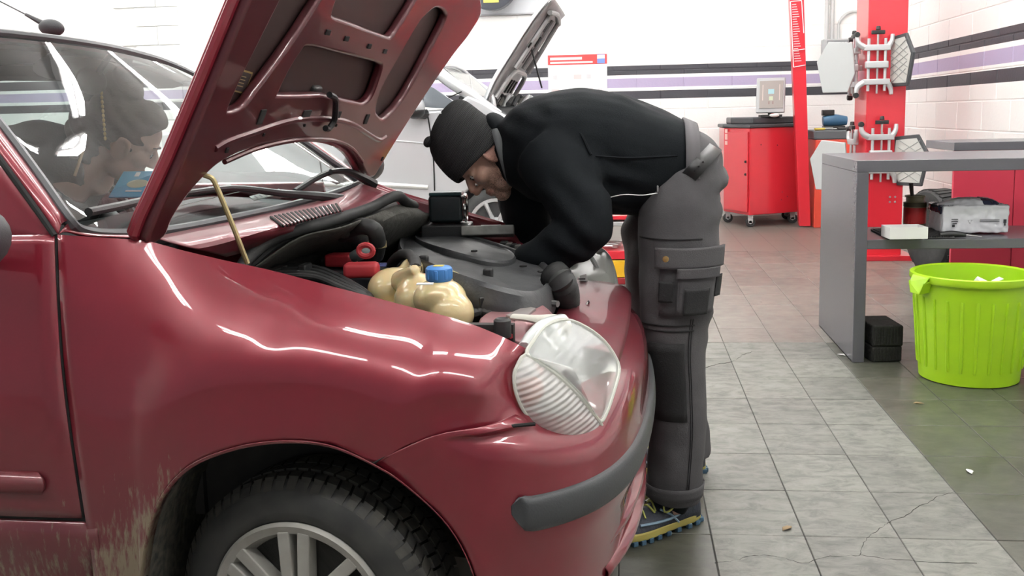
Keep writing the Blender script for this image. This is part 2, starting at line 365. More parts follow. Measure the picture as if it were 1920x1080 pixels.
CRACK = mat('crack_black', (0.04, 0.04, 0.035), 0.9)
for path in (((1338, 1056), (1370, 1052), (1400, 1045), (1432, 1041), (1470, 1047), (1505, 1056), (1545, 1045), (1590, 1042), (1612, 1040), (1618, 1022), (1630, 1006), (1640, 998), (1660, 984), (1672, 977), (1700, 966), (1718, 952), (1745, 940), (1765, 928), (1790, 922)), ((1612, 1040), (1660, 1048), (1705, 1050), (1760, 1055), (1830, 1056)), ((1320, 690), (1345, 683), (1375, 678), (1392, 666), (1410, 660))):
    pts = cr([Vector((x, y, 0)) for x, y in path], 4); obj('floor_crack', tubeg([atZ(v.x+random.uniform(-2, 2), v.y+random.uniform(-1.2, 1.2), 0.0002) for v in pts], [random.uniform(0.0004, 0.0014) for v in pts], 5, 1), CRACK, fl)
# ================================================================ RED CAR
CPH = math.radians(-2.0)
CO = Vector((-0.62, 1.60, 0)); CUv = Vector((math.cos(CPH), math.sin(CPH), 0)); CVv = Vector((-math.sin(CPH), math.cos(CPH), 0))
def loc(P): q = P-CO; return Vector((q.dot(CUv), q.dot(CVv), P.z))
def S(x, y, t):                                   # pixel -> car point on the lengthwise plane t metres in from the near side
    d = ray(x, y); k = (CO+CVv*t-CC).dot(CVv)/d.dot(CVv); return loc(CC+d*k)
def Hh(x, y, z): return loc(atZ(x, y, z))         # pixel -> car point at height z
car = thing('hatchback_car', 'dark red small hatchback with open bonnet and muddy wheel arch', 'car', CO, CPH)
def lerp(a, b, t): return a+(b-a)*t
def pl(P, s):                                     # point on polyline (in list of tuples) by fraction of length
    P = [Vector(p) for p in P]; L = [(P[i+1]-P[i]).length for i in range(len(P)-1)]; t = s*sum(L)
    for i, l in enumerate(L):
        if t <= l or i == len(L)-1: return P[i].lerp(P[i+1], min(1, t/l if l else 0))
        t -= l
# ---- front wing
GAPL = [(108, 440, 0), (112, 560, 0), (121, 700, 0), (138, 830, 0), (158, 960, 0), (174, 1062, 0), (178, 1120, 0), (180, 1200, 0)]
HLL = [(990, 655, 0), (974, 680, 0), (965, 703, 0), (968, 735, 0), (982, 768, 0), (1003, 794, 0)]
tops = [None, (200, 446), (275, 452), (345, 470), (425, 489), (505, 506), (600, 531), (700, 557), (790, 581), (862, 600), (930, 626), None]
bots = [None, (262, 1195), (262, 1085), (286, 962), (342, 882), (424, 842), (520, 825), (615, 832), (700, 868), (765, 836), (872, 812), None]
ttop = [0.055, 0.09, 0.125, 0.14, 0.15, 0.155, 0.16, 0.16, 0.155, 0.15, 0.14, 0.125]
tbot = [0.0, 0.005, -0.004, -0.008, -0.012, -0.014, -0.015, -0.012, -0.004, 0.0, 0.012, 0.07]
NS = 10
cols = []
for c in range(12):
    col = []
    for k in range(NS+1):
        s = k/NS
        if c == 0: q = pl(GAPL, s)
        elif c == 11: q = pl(HLL, s)
        else: q = Vector((*tops[c], 0)).lerp(Vector((*bots[c], 0)), s)
        s2 = 1-s
        a = max(0, 1-s/0.62)
        t = ttop[c]*a**1.9 + tbot[c]*(s**1.5 if c < 11 else 1)*(1 if c < 11 else s)
        if c == 11: t = lerp(0.125, 0.07, s)
        if c == 10: t = lerp(0.14*a**1.6, lerp(0.12, 0.04, s), 0.35)
        t += 0.004*math.exp(-((q.x-503)**2+(q.y-622)**2)/900.)
        col.append(S(q.x, q.y, t))
    cols.append(col)
rows = [list(r) for r in zip(*cols)]
R = [cr(r, 6) for r in rows]; C = [cr(c, 5) for c in zip(*R)]; grid = [list(r) for r in zip(*C)]
for r in grid:                                    # small dents left by knocks
    for i, v in enumerate(r):
        for (px_, py_, amp, rad) in ((505, 622, 0.007, 0.035), (668, 850, 0.008, 0.045), (850, 770, 0.004, 0.03)):
            c_ = S(px_, py_, 0.02); d2 = (v.x-c_.x)**2+(v.z-c_.z)**2
            r[i] = v = Vector((v.x, v.y+amp*math.exp(-d2/rad**2), v.z))
# inner lip of the wing top
lip = [Vector((v.x, v.y+0.03, v.z-0.012)) for v in grid[0]]; lip2 = [Vector((v.x, v.y+0.035, v.z-0.08)) for v in grid[0]]
wing = obj('front_wing', gridg([lip2, lip]+grid), RED, car, solid=0.004)
# arch lip
arc = [S(*b, t) for b, t in zip(bots[2:9], tbot[2:9])] + [S(762, 908, 0), S(842, 985, 0), S(890, 1080, 0), S(912, 1200, 0)]
arc = [S(262, 1195, 0.0)]+arc
ac = cr(arc, 5)
obj('arch_lip', gridg([[Vector((v.x, v.y-0.002, v.z)) for v in ac], [Vector((v.x, v.y+0.004, v.z-0.006)) for v in ac], [Vector((v.x, v.y+0.03, v.z-0.004)) for v in ac]]), RED, car, solid=0.002)
# wheel housing liner
wc = Vector((0.035, 0, 0.30))
rows = []
for vv in (0.012, 0.12, 0.26, 0.30):
    rows.append([Vector((lerp(p.x, wc.x, 0.0 if vv < .28 else .8), vv, lerp(p.z, wc.z, 0.0 if vv < .28 else .8))) for p in ac])
for v in rows[1]+rows[2]: v.z += 0.02
LINER = mat('arch_liner', (0.02, 0.021, 0.02), 0.7, vary=(55, 0.8, (0.11, 0.10, 0.075)), bump=(40, 0.4, (1, 1, 0.2)))
obj('wheel_arch_liner', gridg(rows), LINER, car, solid=0.003)
# ---- door and rear side
dgap = [pl(GAPL, k/10) for k in range(11)]
tcol = [0.055*max(0, 1-k/10/0.5)**1.6+0.0 for k in range(11)]
drow = []
edge = [S(q.x-7, q.y, t) for q, t in zip(dgap, tcol)]
for k in range(8):
    e = edge[k]; drow.append([Vector((e.x-0.95, e.y+0.02 if k == 0 else e.y-0.005, e.z+0.01)), Vector((e.x-0.45, e.y-0.004, e.z+0.005)), Vector((e.x-0.15, e.y-0.002, e.z)), e])
door = obj('door', patchg(drow, 4, 3), RED, car, solid=0.004)
zb = edge[7].z
obj('sill', patchg([[Vector((u, 0.004, zb-0.008)) for u in (-1.4, -0.9, edge[7].x+0.03)], [Vector((u, 0.0, zb-0.06)) for u in (-1.4, -0.9, edge[7].x+0.03)], [Vector((u, 0.05, 0.2)) for u in (-1.4, -0.9, edge[7].x+0.03)]], 4, 3), RED, car, solid=0.004)
obj('door_gap', tubeg([S(q.x-3, q.y, t+0.008) for q, t in zip(dgap[:8], tcol)]+[Vector((edge[7].x-0.02, 0.01, zb-0.004)), Vector((-1.3, 0.01, zb-0.004))], 0.006, 8, 3), GAP, car)
# door moulding
mz = S(40, 908, -0.01)
obj('door_moulding', gridg([[Vector((mz.x+0.045-0.02*(1-math.sqrt(max(0, 1-(c*c)))), y0, mz.z+0.024*c)) if e else Vector((-1.3, y0, mz.z+0.024*c)) for c in (-1, -0.85, -0.5, 0, 0.5, 0.85, 1) for y0 in ((0.004 if abs(c) == 1 else -0.012+0.006*c*c),)] for e in (0, 1)]), RED, car, solid=0.008)
# rear body side behind the door with rear wheel opening
obj('rear_quarter', patchg([[Vector((u, 0.06 if z > .95 else 0.0, z)) for u in (-2.75, -2.55, -2.0, -1.4)] for z in (1.02, 0.9, 0.7, 0.5, 0.3)], 3, 3), RED, car, solid=0.004)
# door mirror on the near side
nm = S(-24, 448, -0.10)
mir = obj('door_mirror', ellg((nm.x-0.03, nm.y-0.02, nm.z+0.0), (0.055, 0.10, 0.062), n=24), TRIM, car)
obj('mirror_arm', tubeg([(nm.x-0.06, nm.y, nm.z-0.03), (nm.x-0.10, 0.03, nm.z-0.05)], 0.022, 8, 1), TRIM, mir)
# ---- windscreen
wb_ = [S(128, 412, 0.11), S(150, 432, 0.14), S(200, 439, 0.22), S(275, 437, 0.34), S(345, 428, 0.48), S(450, 407, 0.72), S(540, 387, 0.95), S(620, 365, 1.17), S(660, 350, 1.30), S(673, 340, 1.38)]
wt_ = [S(-150, 62, 0.24), S(-120, 60, 0.27), S(-40, 59, 0.36), S(40, 66, 0.46), S(110, 74, 0.56), S(190, 86, 0.72), S(250, 99, 0.88), S(300, 113, 1.03), S(335, 127, 1.14), S(362, 140, 1.22)]
wsr = []
for k in range(7):
    s = k/6; r = []
    for i, (a, b) in enumerate(zip(wb_, wt_)):
        v = a.lerp(b, s); bul = 0.05*math.sin(PI*s)*(0.35+0.65*math.sin(PI*i/9)); v += Vector((0.7, 0, 0.7))*bul*0.6
        r.append(v)
    wsr.append(r)
ws = obj('windscreen', patchg(wsr, 3, 4), GLASS, car)
per = [r[0] for r in wsr[::-1]]+wsr[0][1:]+[r[-1] for r in wsr[1:]]
obj('windscreen_seal', tubeg(per, 0.012, 8, 3), mat('seal_grey', (0.06, 0.065, 0.07), 0.45), car)
obj('windscreen_top_seal', tubeg(wsr[-1], 0.010, 8, 3), MATS['seal_grey'], car)
# near A pillar
pa = [r[0] for r in wsr]
pb = [S(x, y, t) for x, y, t in ((108, 440, 0.06), (60, 372, 0.075), (10, 303, 0.09), (-40, 235, 0.11), (-90, 165, 0.14), (-140, 105, 0.18), (-185, 60, 0.2))]
obj('a_pillar', patchg([[a+Vector((0.004, -0.006, 0.0)) for a in pa], [a.lerp(b, 0.5)+Vector((0.006, -0.012, 0.008)) for a, b in zip(pa, pb)], pb], 3, 3), RED, car, solid=0.004)
base = [S(108, 440, 0.06), S(125, 436, 0.085), S(160, 443, 0.13), S(210, 446, 0.2), S(275, 447, 0.28)]
bse2 = [S(128, 416, 0.11), S(150, 434, 0.14), S(180, 438, 0.18), S(215, 440, 0.24), S(275, 440, 0.33)]
obj('scuttle_corner', patchg([base, bse2], 2, 4), RED, car, solid=0.003)
wing_top = cols
obj('pillar_gap', tubeg([b+Vector((-0.004, -0.002, -0.002)) for b in pb], 0.006, 8, 3), GAP, car)
obj('door_sail', patchg([[S(104, 440, 0.062), S(56, 373, 0.075), S(6, 304, 0.09), S(-40, 240, 0.11)], [S(96, 446, 0.058), S(20, 450, 0.06), S(-30, 452, 0.065), S(-45, 454, 0.07)]], 3, 4), RED, car, solid=0.003)
# far A pillar
fa = [r[-1] for r in wsr]
obj('a_pillar', patchg([[a+Vector((0.005, 0.0, 0.002)) for a in fa], [a+Vector((0.0, 0.05, 0.012)) for a in fa], [a+Vector((-0.06, 0.09, 0.0)) for a in fa]], 2, 3), RED, car, solid=0.01)
# roof
top = [v.copy() for v in wsr[-1]]
rr = [[v+Vector((-0.01, 0, 0.004)) for v in top]]
for du, dz in ((0.12, 0.03), (0.35, 0.055), (0.8, 0.06), (1.3, 0.03), (1.65, -0.05)):
    r = []
    for i, v in enumerate(top):
        vv = v.lerp(Vector((top[4].x, lerp(0.17, 1.33, i/9), 1.395)), min(1, du/0.35)); k = abs(i/9-0.5)*2
        r.append(Vector((vv.x-du, vv.y, vv.z+dz-0.05*k**3)))
    rr.append(r)
roof = obj('roof', patchg(rr, 3, 3), RED, car, solid=0.02)
obj('roof_lining', patchg([[v+Vector((-0.02, 0, -0.035)) for v in r] for r in rr], 2, 2), mat('headlining', (0.42, 0.42, 0.40), 0.9), car)
# aerial on the roof
ab = S(97, 58, 0.78)
aer = obj('aerial_base', ellg((ab.x, ab.y, ab.z+0.008), (0.035, 0.018, 0.022), RY(0.15)), TRIM, car)
a1, a2, a3 = S(84, 46, 0.78), S(48, 27, 0.78), S(-60, -28, 0.78)
obj('aerial_rod', joing(tubeg([a1, a2], [0.008, 0.004], 8, 1), tubeg([a2, a3], 0.0018, 6, 1)), TRIM, aer)
# far body side: lower panel, window frames, pillars
obj('body_side', patchg([[Vector((u, v, z)) for u in (-2.6, -1.8, -1.0, -0.42)] for v, z in ((1.44, 1.0), (1.50, 0.85), (1.52, 0.6), (1.48, 0.28))], 3, 3), RED, car, solid=0.02)
for a, b in (((-1.08, 1.43, 0.98), (-1.14, 1.30, 1.36)), ((-1.72, 1.44, 0.98), (-1.72, 1.30, 1.38)), ((-2.5, 1.44, 0.98), (-2.25, 1.28, 1.36))):
    obj('pillar', tubeg([a, b], [0.05, 0.04], 8, 1), DARKI, car)
    obj('pillar', tubeg([(a[0], 1.5-a[1]+0.03, a[2]), (b[0], 1.5-b[1]+0.03, b[2])], [0.05, 0.04], 8, 1), DARKI, car)
fp = [S(x, 215, 1.40).x for x in (152, 205)]
obj('b_pillar', boxg(((fp[0]+fp[1])/2, 1.40, 1.18), (abs(fp[1]-fp[0]), 0.06, 0.42), RX(0.25)), DARKI, car, bev=0.02)
obj('roof_rail', tubeg([(-0.98, 1.24, 1.36), (-1.4, 1.28, 1.39), (-2.3, 1.28, 1.36)], 0.045, 8, 3), DARKI, car)
obj('roof_rail', tubeg([(-0.9, 0.22, 1.38), (-1.4, 0.2, 1.40), (-2.3, 0.22, 1.36)], 0.045, 8, 3), DARKI, car)
obj('tailgate', patchg([[Vector((u, v, z)) for v in (0.1, 0.75, 1.4)] for u, z in ((-2.62, 1.0), (-2.72, 0.8), (-2.74, 0.5), (-2.66, 0.3))], 3, 3), RED, car, solid=0.02)
obj('rear_window', patchg([[Vector((u, v, z)) for v in (0.2, 0.75, 1.3)] for u, z in ((-2.30, 1.37), (-2.62, 1.0))], 2, 3), GLASS, car)
obj('side_window', patchg([[Vector((u, 1.34+0.1*(1-(z-1.0)/0.36), z)) for u in (-1.7, -1.4, -1.1)] for z in (1.0, 1.18, 1.36)], 2, 2), GLASS, car)
obj('cabin_floor', boxg((-1.5, 0.75, 0.3), (2.3, 1.36, 0.04)), DARKI, car)
# far door mirror
fm = S(690, 312, 1.62)
mr2 = obj('door_mirror', ellg((fm.x-0.015, fm.y, fm.z+0.005), (0.07, 0.10, 0.06), RZ(0.4), n=24), TRIM, car)
obj('mirror_arm', tubeg([(fm.x-0.03, fm.y, fm.z-0.01), (fm.x-0.06, 1.46, fm.z-0.02)], 0.03, 8, 1), TRIM, mr2)
# ---- cabin inside
dash = obj('dashboard', patchg([[Vector((u+0.03*math.cos((v-.75)*3), v, z)) for v in (0.14, 0.45, 0.75, 1.05, 1.36)] for u, z in ((-0.44, 0.94), (-0.60, 0.955), (-0.78, 0.96), (-0.88, 0.93), (-0.90, 0.80), (-0.86, 0.55))], 4, 4), mat('dash_plastic', (0.06, 0.063, 0.066), 0.6, bump=(200, 0.1)), car, solid=0.01)
def seat(v, u):
    sroot = obj('seat_back', tubeg([(u-0.12, v, 0.52), (u-0.17, v, 0.75), (u-0.23, v, 1.0), (u-0.26, v, 1.09)], [0.20, 0.225, 0.20, 0.12], 20, 4, flat=0.36), DARKI, car)
    obj('seat_cushion', ellg((u+0.1, v, 0.50), (0.27, 0.23, 0.09)), DARKI, sroot)
    obj('headrest', ellg((u-0.29, v, 1.20), (0.05, 0.125, 0.085), RY(-0.2)), DARKI, sroot)
seat(0.40, -1.25); seat(1.08, -1.62)
swc = Vector((-0.98, 1.08, 0.90)); M = RY(-0.45-PI/2)
ring = [swc+M @ Vector((0.18*math.cos(2*PI*k/20), 0.18*math.sin(2*PI*k/20), 0)) for k in range(20)]
sw = obj('steering_wheel', tubeg(ring, [0.014]*20, 8, 2, closed=True), BLK, car)
obj('steering_boss', joing(ellg(swc+Vector((0.02, 0, -0.01)), (0.03, 0.06, 0.06)), tubeg([swc+M @ Vector((0, -0.17, 0)), swc, swc+M @ Vector((0, 0.17, 0))], 0.014, 8, 1), tubeg([swc, swc+Vector((0.25, 0, -0.12))], 0.03, 8, 1)), BLK, sw)
# inner mirror with a hanging chain
im = S(172, 152, 0.80)
imo = obj('rear_view_mirror', ellg(im, (0.02, 0.11, 0.036), RZ(0.25)), BLK, car)
obj('mirror_stem', tubeg([im+Vector((0.02, 0, 0.02)), im+Vector((0.06, 0, 0.07))], 0.008, 8, 1), BLK, imo)
ch = [im+Vector((0.0, 0.04, -0.03-0.012*k)) for k in range(11)]
obj('pendant_chain', joing(*[ellg(c, (0.004, 0.004, 0.006), n=8, m=6) for c in ch]), mat('brass', (0.6, 0.42, 0.16), 0.3, 0.9), imo)
# sun visors
obj('sun_visor', ellg(S(215, 118, 0.95)+Vector((-0.1, 0, 0.0)), (0.08, 0.19, 0.012), RY(-0.55)), mat('visor_grey', (0.30, 0.30, 0.29), 0.8), car)
# ---- bumper: sections swept round the nose
plan = [(0.17, 0.0), (0.28, -0.004), (0.37, 0.006), (0.44, 0.035), (0.50, 0.085), (0.548, 0.155), (0.585, 0.25), (0.61, 0.38), (0.624, 0.55), (0.630, 0.75)]
plan = plan+[(u, 1.5-v) for u, v in plan[::-1][1:]]
NP = len(plan)
def ptan(i):
    a = plan[max(0, i-1)]; b = plan[min(NP-1, i+1)]; t = Vector((b[0]-a[0], b[1]-a[1])).normalized(); return Vector((t.y, -t.x))  # outward
topz = [0.602, 0.650, 0.664, 0.668, 0.664, 0.666, 0.680, 0.695, 0.70, 0.70]; topz = topz+topz[::-1][1:]
shelf = [0.0, 0.0, 0.0, 0.04, 0.10, 0.14, 0.15, 0.15, 0.15, 0.15]; shelf = shelf+shelf[::-1][1:]
brow = []
for i, (u, v) in enumerate(plan):
    n = ptan(i); k = min(i, NP-1-i); sh = shelf[i]; zt = topz[i]; f = min(1, k/5)
    def q(off, z): return Vector((u+n.x*off, v+n.y*off, z))
    prof = [q(-sh-0.005, zt+0.004*f), q(-sh*0.6, zt-0.004-0.012*f), q(-0.03*f-0.002, zt-0.008-0.03*f), q(0.004*f, zt-0.025-0.055*f), q(0.012*f, 0.548), q(0.016*f, 0.50), q(0.010*f, 0.452), q(-0.006*f, 0.40), q(-0.02*f, 0.33), q(-0.03*f, 0.26), q(-0.05*f, 0.19)]
    if k == 0:                                    # follow the wheel arch
        us = [0.168, 0.178, 0.195, 0.222, 0.25, 0.285, 0.318, 0.340, 0.357, 0.37, 0.38]; zs = [0.598, 0.592, 0.58, 0.56, 0.538, 0.505, 0.46, 0.41, 0.34, 0.26, 0.19]
        prof = [Vector((a, 0.0 if i == 0 else 1.5, z)) for a, z in zip(us, zs)]
    if k == 1:
        us = [0.28, 0.288, 0.296, 0.305, 0.315, 0.330, 0.348, 0.362, 0.374, 0.385, 0.39]
        prof = [Vector((a, -0.005 if i == 1 else 1.505, p.z)) for a, p in zip(us, prof)]
    if k == 2:
        prof = [Vector((p.x+0.02*(j/10), p.y, p.z)) for j, p in enumerate(prof)]
    brow.append(prof)
bump = obj('front_bumper', patchg(brow, 5, 4), RED, car, solid=0.004)
# seam between wing and bumper
obj('bumper_seam', tubeg([S(x, y, t) for x, y, t in ((698, 870, 0.002), (730, 851, 0.002), (765, 837, 0.003), (870, 813, 0.01), (950, 800, 0.035), (1003, 795, 0.06))], 0.0035, 6, 4), GAP, car)
# black rubbing strip round the bumper
st = []
for i in range(3, NP-3):
    u, v = plan[i]; n = ptan(i); k = min(i, NP-1-i); f = min(1, k/5)
    def q(off, z): return Vector((u+n.x*(off+0.012*f), v+n.y*(off+0.012*f), z))
    h = 1.0
    st.append([q(-0.004, 0.502+0.033*h), q(0.012, 0.502+0.026*h), q(0.016, 0.502), q(0.012, 0.502-0.028*h), q(-0.004, 0.502-0.036*h)])
e0 = S(966, 942, 0.02); st.insert(0, [Vector((e0.x+0.012, 0.010, 0.511+0.0052*j)) for j in (5, 3.5, 0, -4, -5.5)]); st.insert(0, [Vector((e0.x-0.006, 0.010, 0.513+0.0015*j)) for j in (5, 4, 0, -4, -5)])
e1 = Vector((e0.x, 1.5-e0.y, 0)); st.append([Vector((e1.x, e1.y, 0.515+0.004*j)) for j in (2, 1, 0, -1, -2)])
obj('rubbing_strip', patchg(st, 5, 3), TRIM, bump, solid=0.006)
# lower air intake fins on the front
for zf in (0.41, 0.345, 0.28):
    fin = []
    for i in range(6, NP-6):
        u, v = plan[i]; n = ptan(i); a = abs(v-.75)/0.5
        fin.append([Vector((u-0.03, v, zf+0.02)), Vector((u+n.x*(0.002-0.02*a*a), v+n.y*(0.002-0.02*a*a), zf+0.004)), Vector((u+n.x*(-0.002-0.02*a*a), v+n.y*(-0.002-0.02*a*a), zf-0.012)), Vector((u-0.04, v, zf-0.02))])
    obj('intake_fin', patchg(fin, 4, 2), RED, bump, solid=0.004)
# raised ledge line under the lamp
# slam panel between the lamps
sp = []
for v in (0.36, 0.5, 0.75, 1.0, 1.14):
    c = 1-((v-.75)/0.6)**2
    sp.append([Vector((0.415, v, 0.66)), Vector((0.42, v, 0.722)), Vector((0.44, v, 0.727)), Vector((0.49+0.02*c, v, 0.724)), Vector((0.55+0.02*c, v, 0.712)), Vector((0.575+0.02*c, v, 0.690))])
obj('slam_panel', patchg(sp, 4, 3), REDI, car, solid=0.004)
obj('panel_seal', tubeg([S(x, y, t) for x, y, t in ((1122, 640, 0.5), (1123, 610, 0.62), (1117, 588, 0.8), (1108, 574, 0.95), (1118, 568, 1.05), (1150, 566, 1.1))], 0.005, 6, 4), BLK, car)
lt = S(1090, 595, 0.80)
lat = obj('bonnet_latch', boxg(lt+Vector((0, 0, -0.01)), (0.05, 0.05, 0.05)), STEEL, car, bev=0.006)
obj('latch_spring', tubeg([lt+Vector((-0.03+0.006*k, 0.02*math.sin(k*1.6), 0.02+0.02*math.cos(k*1.6))) for k in range(12)], 0.003, 6, 2), CHROME, lat)
# ---- headlamp built from its outline
CLEAR = mat('lamp_lens', (0.80, 0.82, 0.80), 0.12, spec=0.7)
def lens_mat(name, base, fac, wav):
    m = mat(name, base, 0.14, spec=0.7); N, L, b = nodes(m)
    t = N.new('ShaderNodeBsdfTransparent'); mx = N.new('ShaderNodeMixShader'); mx.inputs[0].default_value = fac
    L.new(t.outputs[0], mx.inputs[1]); L.new(b.outputs[0], mx.inputs[2]); L.new(mx.outputs[0], N['Material Output'].inputs['Surface'])
    tc = N.new('ShaderNodeTexCoord'); mp = N.new('ShaderNodeMapping'); mp.inputs['Rotation'].default_value = wav[1]; L.new(tc.outputs['Object'], mp.inputs['Vector'])
    wv = N.new('ShaderNodeTexWave'); wv.inputs['Scale'].default_value = wav[0]; L.new(mp.outputs[0], wv.inputs['Vector'])
    k = N.new('ShaderNodeBump'); k.inputs['Strength'].default_value = wav[2]; k.inputs['Distance'].default_value = 0.003; L.new(wv.outputs['Fac'], k.inputs['Height']); L.new(k.outputs[0], b.inputs['Normal'])
    return m
LENS = lens_mat('headlamp_lens', (0.72, 0.76, 0.74), 0.42, (28, (0, 0, 0.2), 0.2))
LENSI = lens_mat('indicator_lens', (0.82, 0.82, 0.80), 0.62, (30, (0, 1.95, 0), 0.8))
REFL = mat('reflector', (0.78, 0.79, 0.78), 0.22, 0.85)
def quadfit(anch):
    A = np.array([[1, x/1000, y/1000, (x/1000)**2, (y/1000)**2, x*y/1e6] for x, y, t in anch]); tt = np.array([a[2] for a in anch])
    co = np.linalg.lstsq(np.vstack([A, np.eye(6)*1e-4]), np.r_[tt, np.zeros(6)], rcond=None)[0]
    return lambda x, y: float(np.dot([1, x/1000, y/1000, (x/1000)**2, (y/1000)**2, x*y/1e6], co))
def shell(outline, ctr, tf, depth=0.0, bulge=0.0, rings=8, n=4):
    O = cr([Vector((x, y, 0)) for x, y in outline], n, True); c = Vector((*ctr, 0)); rows = []
    for k in range(rings+1):
        s = 1-k/rings*0.98
        rows.append([S((c+(o-c)*s).x, (c+(o-c)*s).y, tf((c+(o-c)*s).x, (c+(o-c)*s).y)+depth*(1-s*s) - bulge*(1-s**2)) for o in O])
    V, F = gridg(rows, True); m = len(O); F.append([rings*m+i for i in range(m)])
    return V, F, O
HT = quadfit([(968, 705, 0.085), (990, 655, 0.125), (1003, 794, 0.085), (1075, 838, 0.135), (1127, 800, 0.205), (1160, 692, 0.34), (1112, 625, 0.33), (1060, 600, 0.28), (1020, 612, 0.2), (1060, 735, 0.125), (1085, 690, 0.175)])
main = [(988, 664), (1000, 640), (1022, 612), (1060, 600), (1098, 614), (1132, 640), (1154, 672), (1160, 696), (1150, 735), (1136, 775), (1124, 790), (1108, 768), (1085, 738), (1050, 705), (1015, 680)]
indi = [(985, 666), (970, 688), (965, 706), (969, 738), (985, 773), (1008, 802), (1040, 826), (1072, 838), (1098, 830), (1122, 814), (1127, 797), (1106, 768), (1082, 740), (1048, 708), (1012, 682)]
hl = obj('headlamp', (lambda g: (g[0], g[1]))(shell(main, (1075, 690), lambda x, y: HT(x, y)+0.07, 0.06)), REFL, car)
obj('headlamp_lens', (lambda g: (g[0], g[1]))(shell(main, (1075, 690), HT, bulge=0.028)), LENS, hl)
obj('indicator_lens', (lambda g: (g[0], g[1]))(shell(indi, (1045, 765), HT, bulge=0.016)), LENSI, hl)
obj('indicator_reflector', (lambda g: (g[0], g[1]))(shell(indi, (1045, 765), lambda x, y: HT(x, y)+0.03, 0.03)), REFL, hl)
obj('indicator_bulb', ellg(S(995, 735, 0.115), (0.022, 0.014, 0.030), RY(0.5)), mat('amber', (0.75, 0.13, 0.03), 0.3), hl)
FRAME = mat('lamp_frame', (0.55, 0.56, 0.50), 0.35)
for oo in (main, indi): obj('lens_frame', tubeg([S(x, y, HT(x, y)+0.002) for x, y in oo], [0.0045]*len(oo), 8, 3, closed=True), FRAME, hl)
obj('lamp_housing', tubeg([S(x, y, t) for x, y, t in ((962, 594, 0.32), (1000, 598, 0.3), (1035, 604, 0.28), (1060, 612, 0.29))], [0.012, 0.016, 0.03, 0.035], 10, 4, flat=0.5), mat('cream_plastic', (0.62, 0.61, 0.54), 0.4), hl)
obj('lamp_back', tubeg([S(985, 655, 0.15), S(1000, 632, 0.19), S(1022, 612, 0.24), S(1055, 603, 0.30)], 0.016, 10, 4), mat('lamp_back_clear', (0.6, 0.63, 0.62), 0.2), hl)
# far headlamp
fl_out = [(1098, 497), (1122, 468), (1136, 480), (1148, 510), (1153, 545), (1150, 566), (1128, 566), (1092, 552), (1084, 528)]
fpts = [S(x, y, t) for (x, y), t in zip(fl_out, (1.30, 1.36, 1.34, 1.28, 1.22, 1.17, 1.15, 1.15, 1.2))]
fl_o = cr(fpts, 4, True)
cen = sum(fpts, Vector())/len(fpts)
fh = obj('headlamp', gridg([[p+Vector((-0.05, 0, -0.01)) for p in fl_o], fl_o, [cen+(p-cen)*0.86+Vector((0.012, -0.012, 0.012)) for p in fl_o], [cen+(p-cen)*0.4+Vector((0.02, -0.02, 0.02)) for p in fl_o], [cen+(p-cen)*0.02+Vector((0.022, -0.022, 0.022)) for p in fl_o]], True), mat('lamp_white_back', (0.66, 0.67, 0.62), 0.25), car)
obj('lamp_edge', tubeg([S(x, y, t) for x, y, t in ((1122, 468, 1.34), (1137, 482, 1.32), (1148, 512, 1.26), (1153, 548, 1.2), (1150, 566, 1.16))], 0.012, 8, 4), CLEAR, fh)
obj('lamp_edge', tubeg([S(x, y, t) for x, y, t in ((1110, 485, 1.28), (1124, 510, 1.24), (1132, 540, 1.18), (1136, 562, 1.14))], 0.007, 8, 4), CLEAR, fh)
obj('lamp_sticker', prismg([S(x, y, 1.12) for x, y in ((1087, 517), (1099, 514), (1106, 546), (1089, 554))], (0, 0.002, 0)), PAPER, fh, smooth=False)
for k in range(6): obj('sticker_print', boxg(S(1091+k*1.3, 523+k*5, 1.118), (0.02, 0.001, 0.003)), BLK, fh, smooth=False)
obj('lamp_bracket', patchg([[S(1080, 540, 1.1), S(1086, 520, 1.16)], [S(1090, 590, 1.0), S(1082, 550, 1.1)], [S(1106, 566, 1.0), S(1100, 552, 1.08)]], 3, 3), REDI, car, solid=0.004)
# ---- far wing
fw = [(700, 341), (760, 362), (860, 392), (960, 422), (1040, 450), (1090, 478)]
fwt = [S(x, y, t) for (x, y), t in zip(fw, (1.40, 1.42, 1.43, 1.42, 1.40, 1.37))]
rowsf = [[p+Vector((0, -0.10, -0.30)) for p in fwt], [p+Vector((0, -0.085, -0.055)) for p in fwt], [p+Vector((0, -0.035, -0.05)) for p in fwt], [p+Vector((0, -0.025, -0.012)) for p in fwt], [p+Vector((0, 0, 0)) for p in fwt], [p+Vector((0, 0.06, -0.05)) for p in fwt], [p+Vector((0, 0.10, -0.16)) for p in fwt], [p+Vector((0, 0.11, -0.34)) for p in fwt]]
obj('front_wing', patchg(rowsf, 3, 5), RED, car, solid=0.004)
# ---- bonnet
HN, HF, HT3 = S(280, 447, 0.13), S(698, 332, 1.38), S(462, 0, 0.17)
ex = (HF-HN).normalized(); ny = ex.cross(HT3-HN).normalized(); ey = ny.cross(ex).normalized()
CLc = loc(CC)
def hp(x, y):
    d = loc(CC+ray(x, y))-CLc; k = (HN-CLc).dot(ny)/d.dot(ny); P = CLc+d*k-HN; return (P.dot(ex), P.dot(ey))
if ny.dot(CLc-HN) < 0: ny = -ny
def hw(a, b, h=0.0): return HN+ex*a+ey*b+ny*h
farc = hp(903, 6); near_top = hp(462, 0)
Lh = (Vector(farc)-Vector(hp(698, 332))).length
nd = Vector(near_top).normalized(); ntop = nd*Lh*1.04
outl = [hp(270, 447), hp(330, 312), hp(400, 146), tuple(nd*Lh*0.85), tuple(ntop+Vector((0.02, -0.01)))]
mid = (ntop+Vector(farc))/2
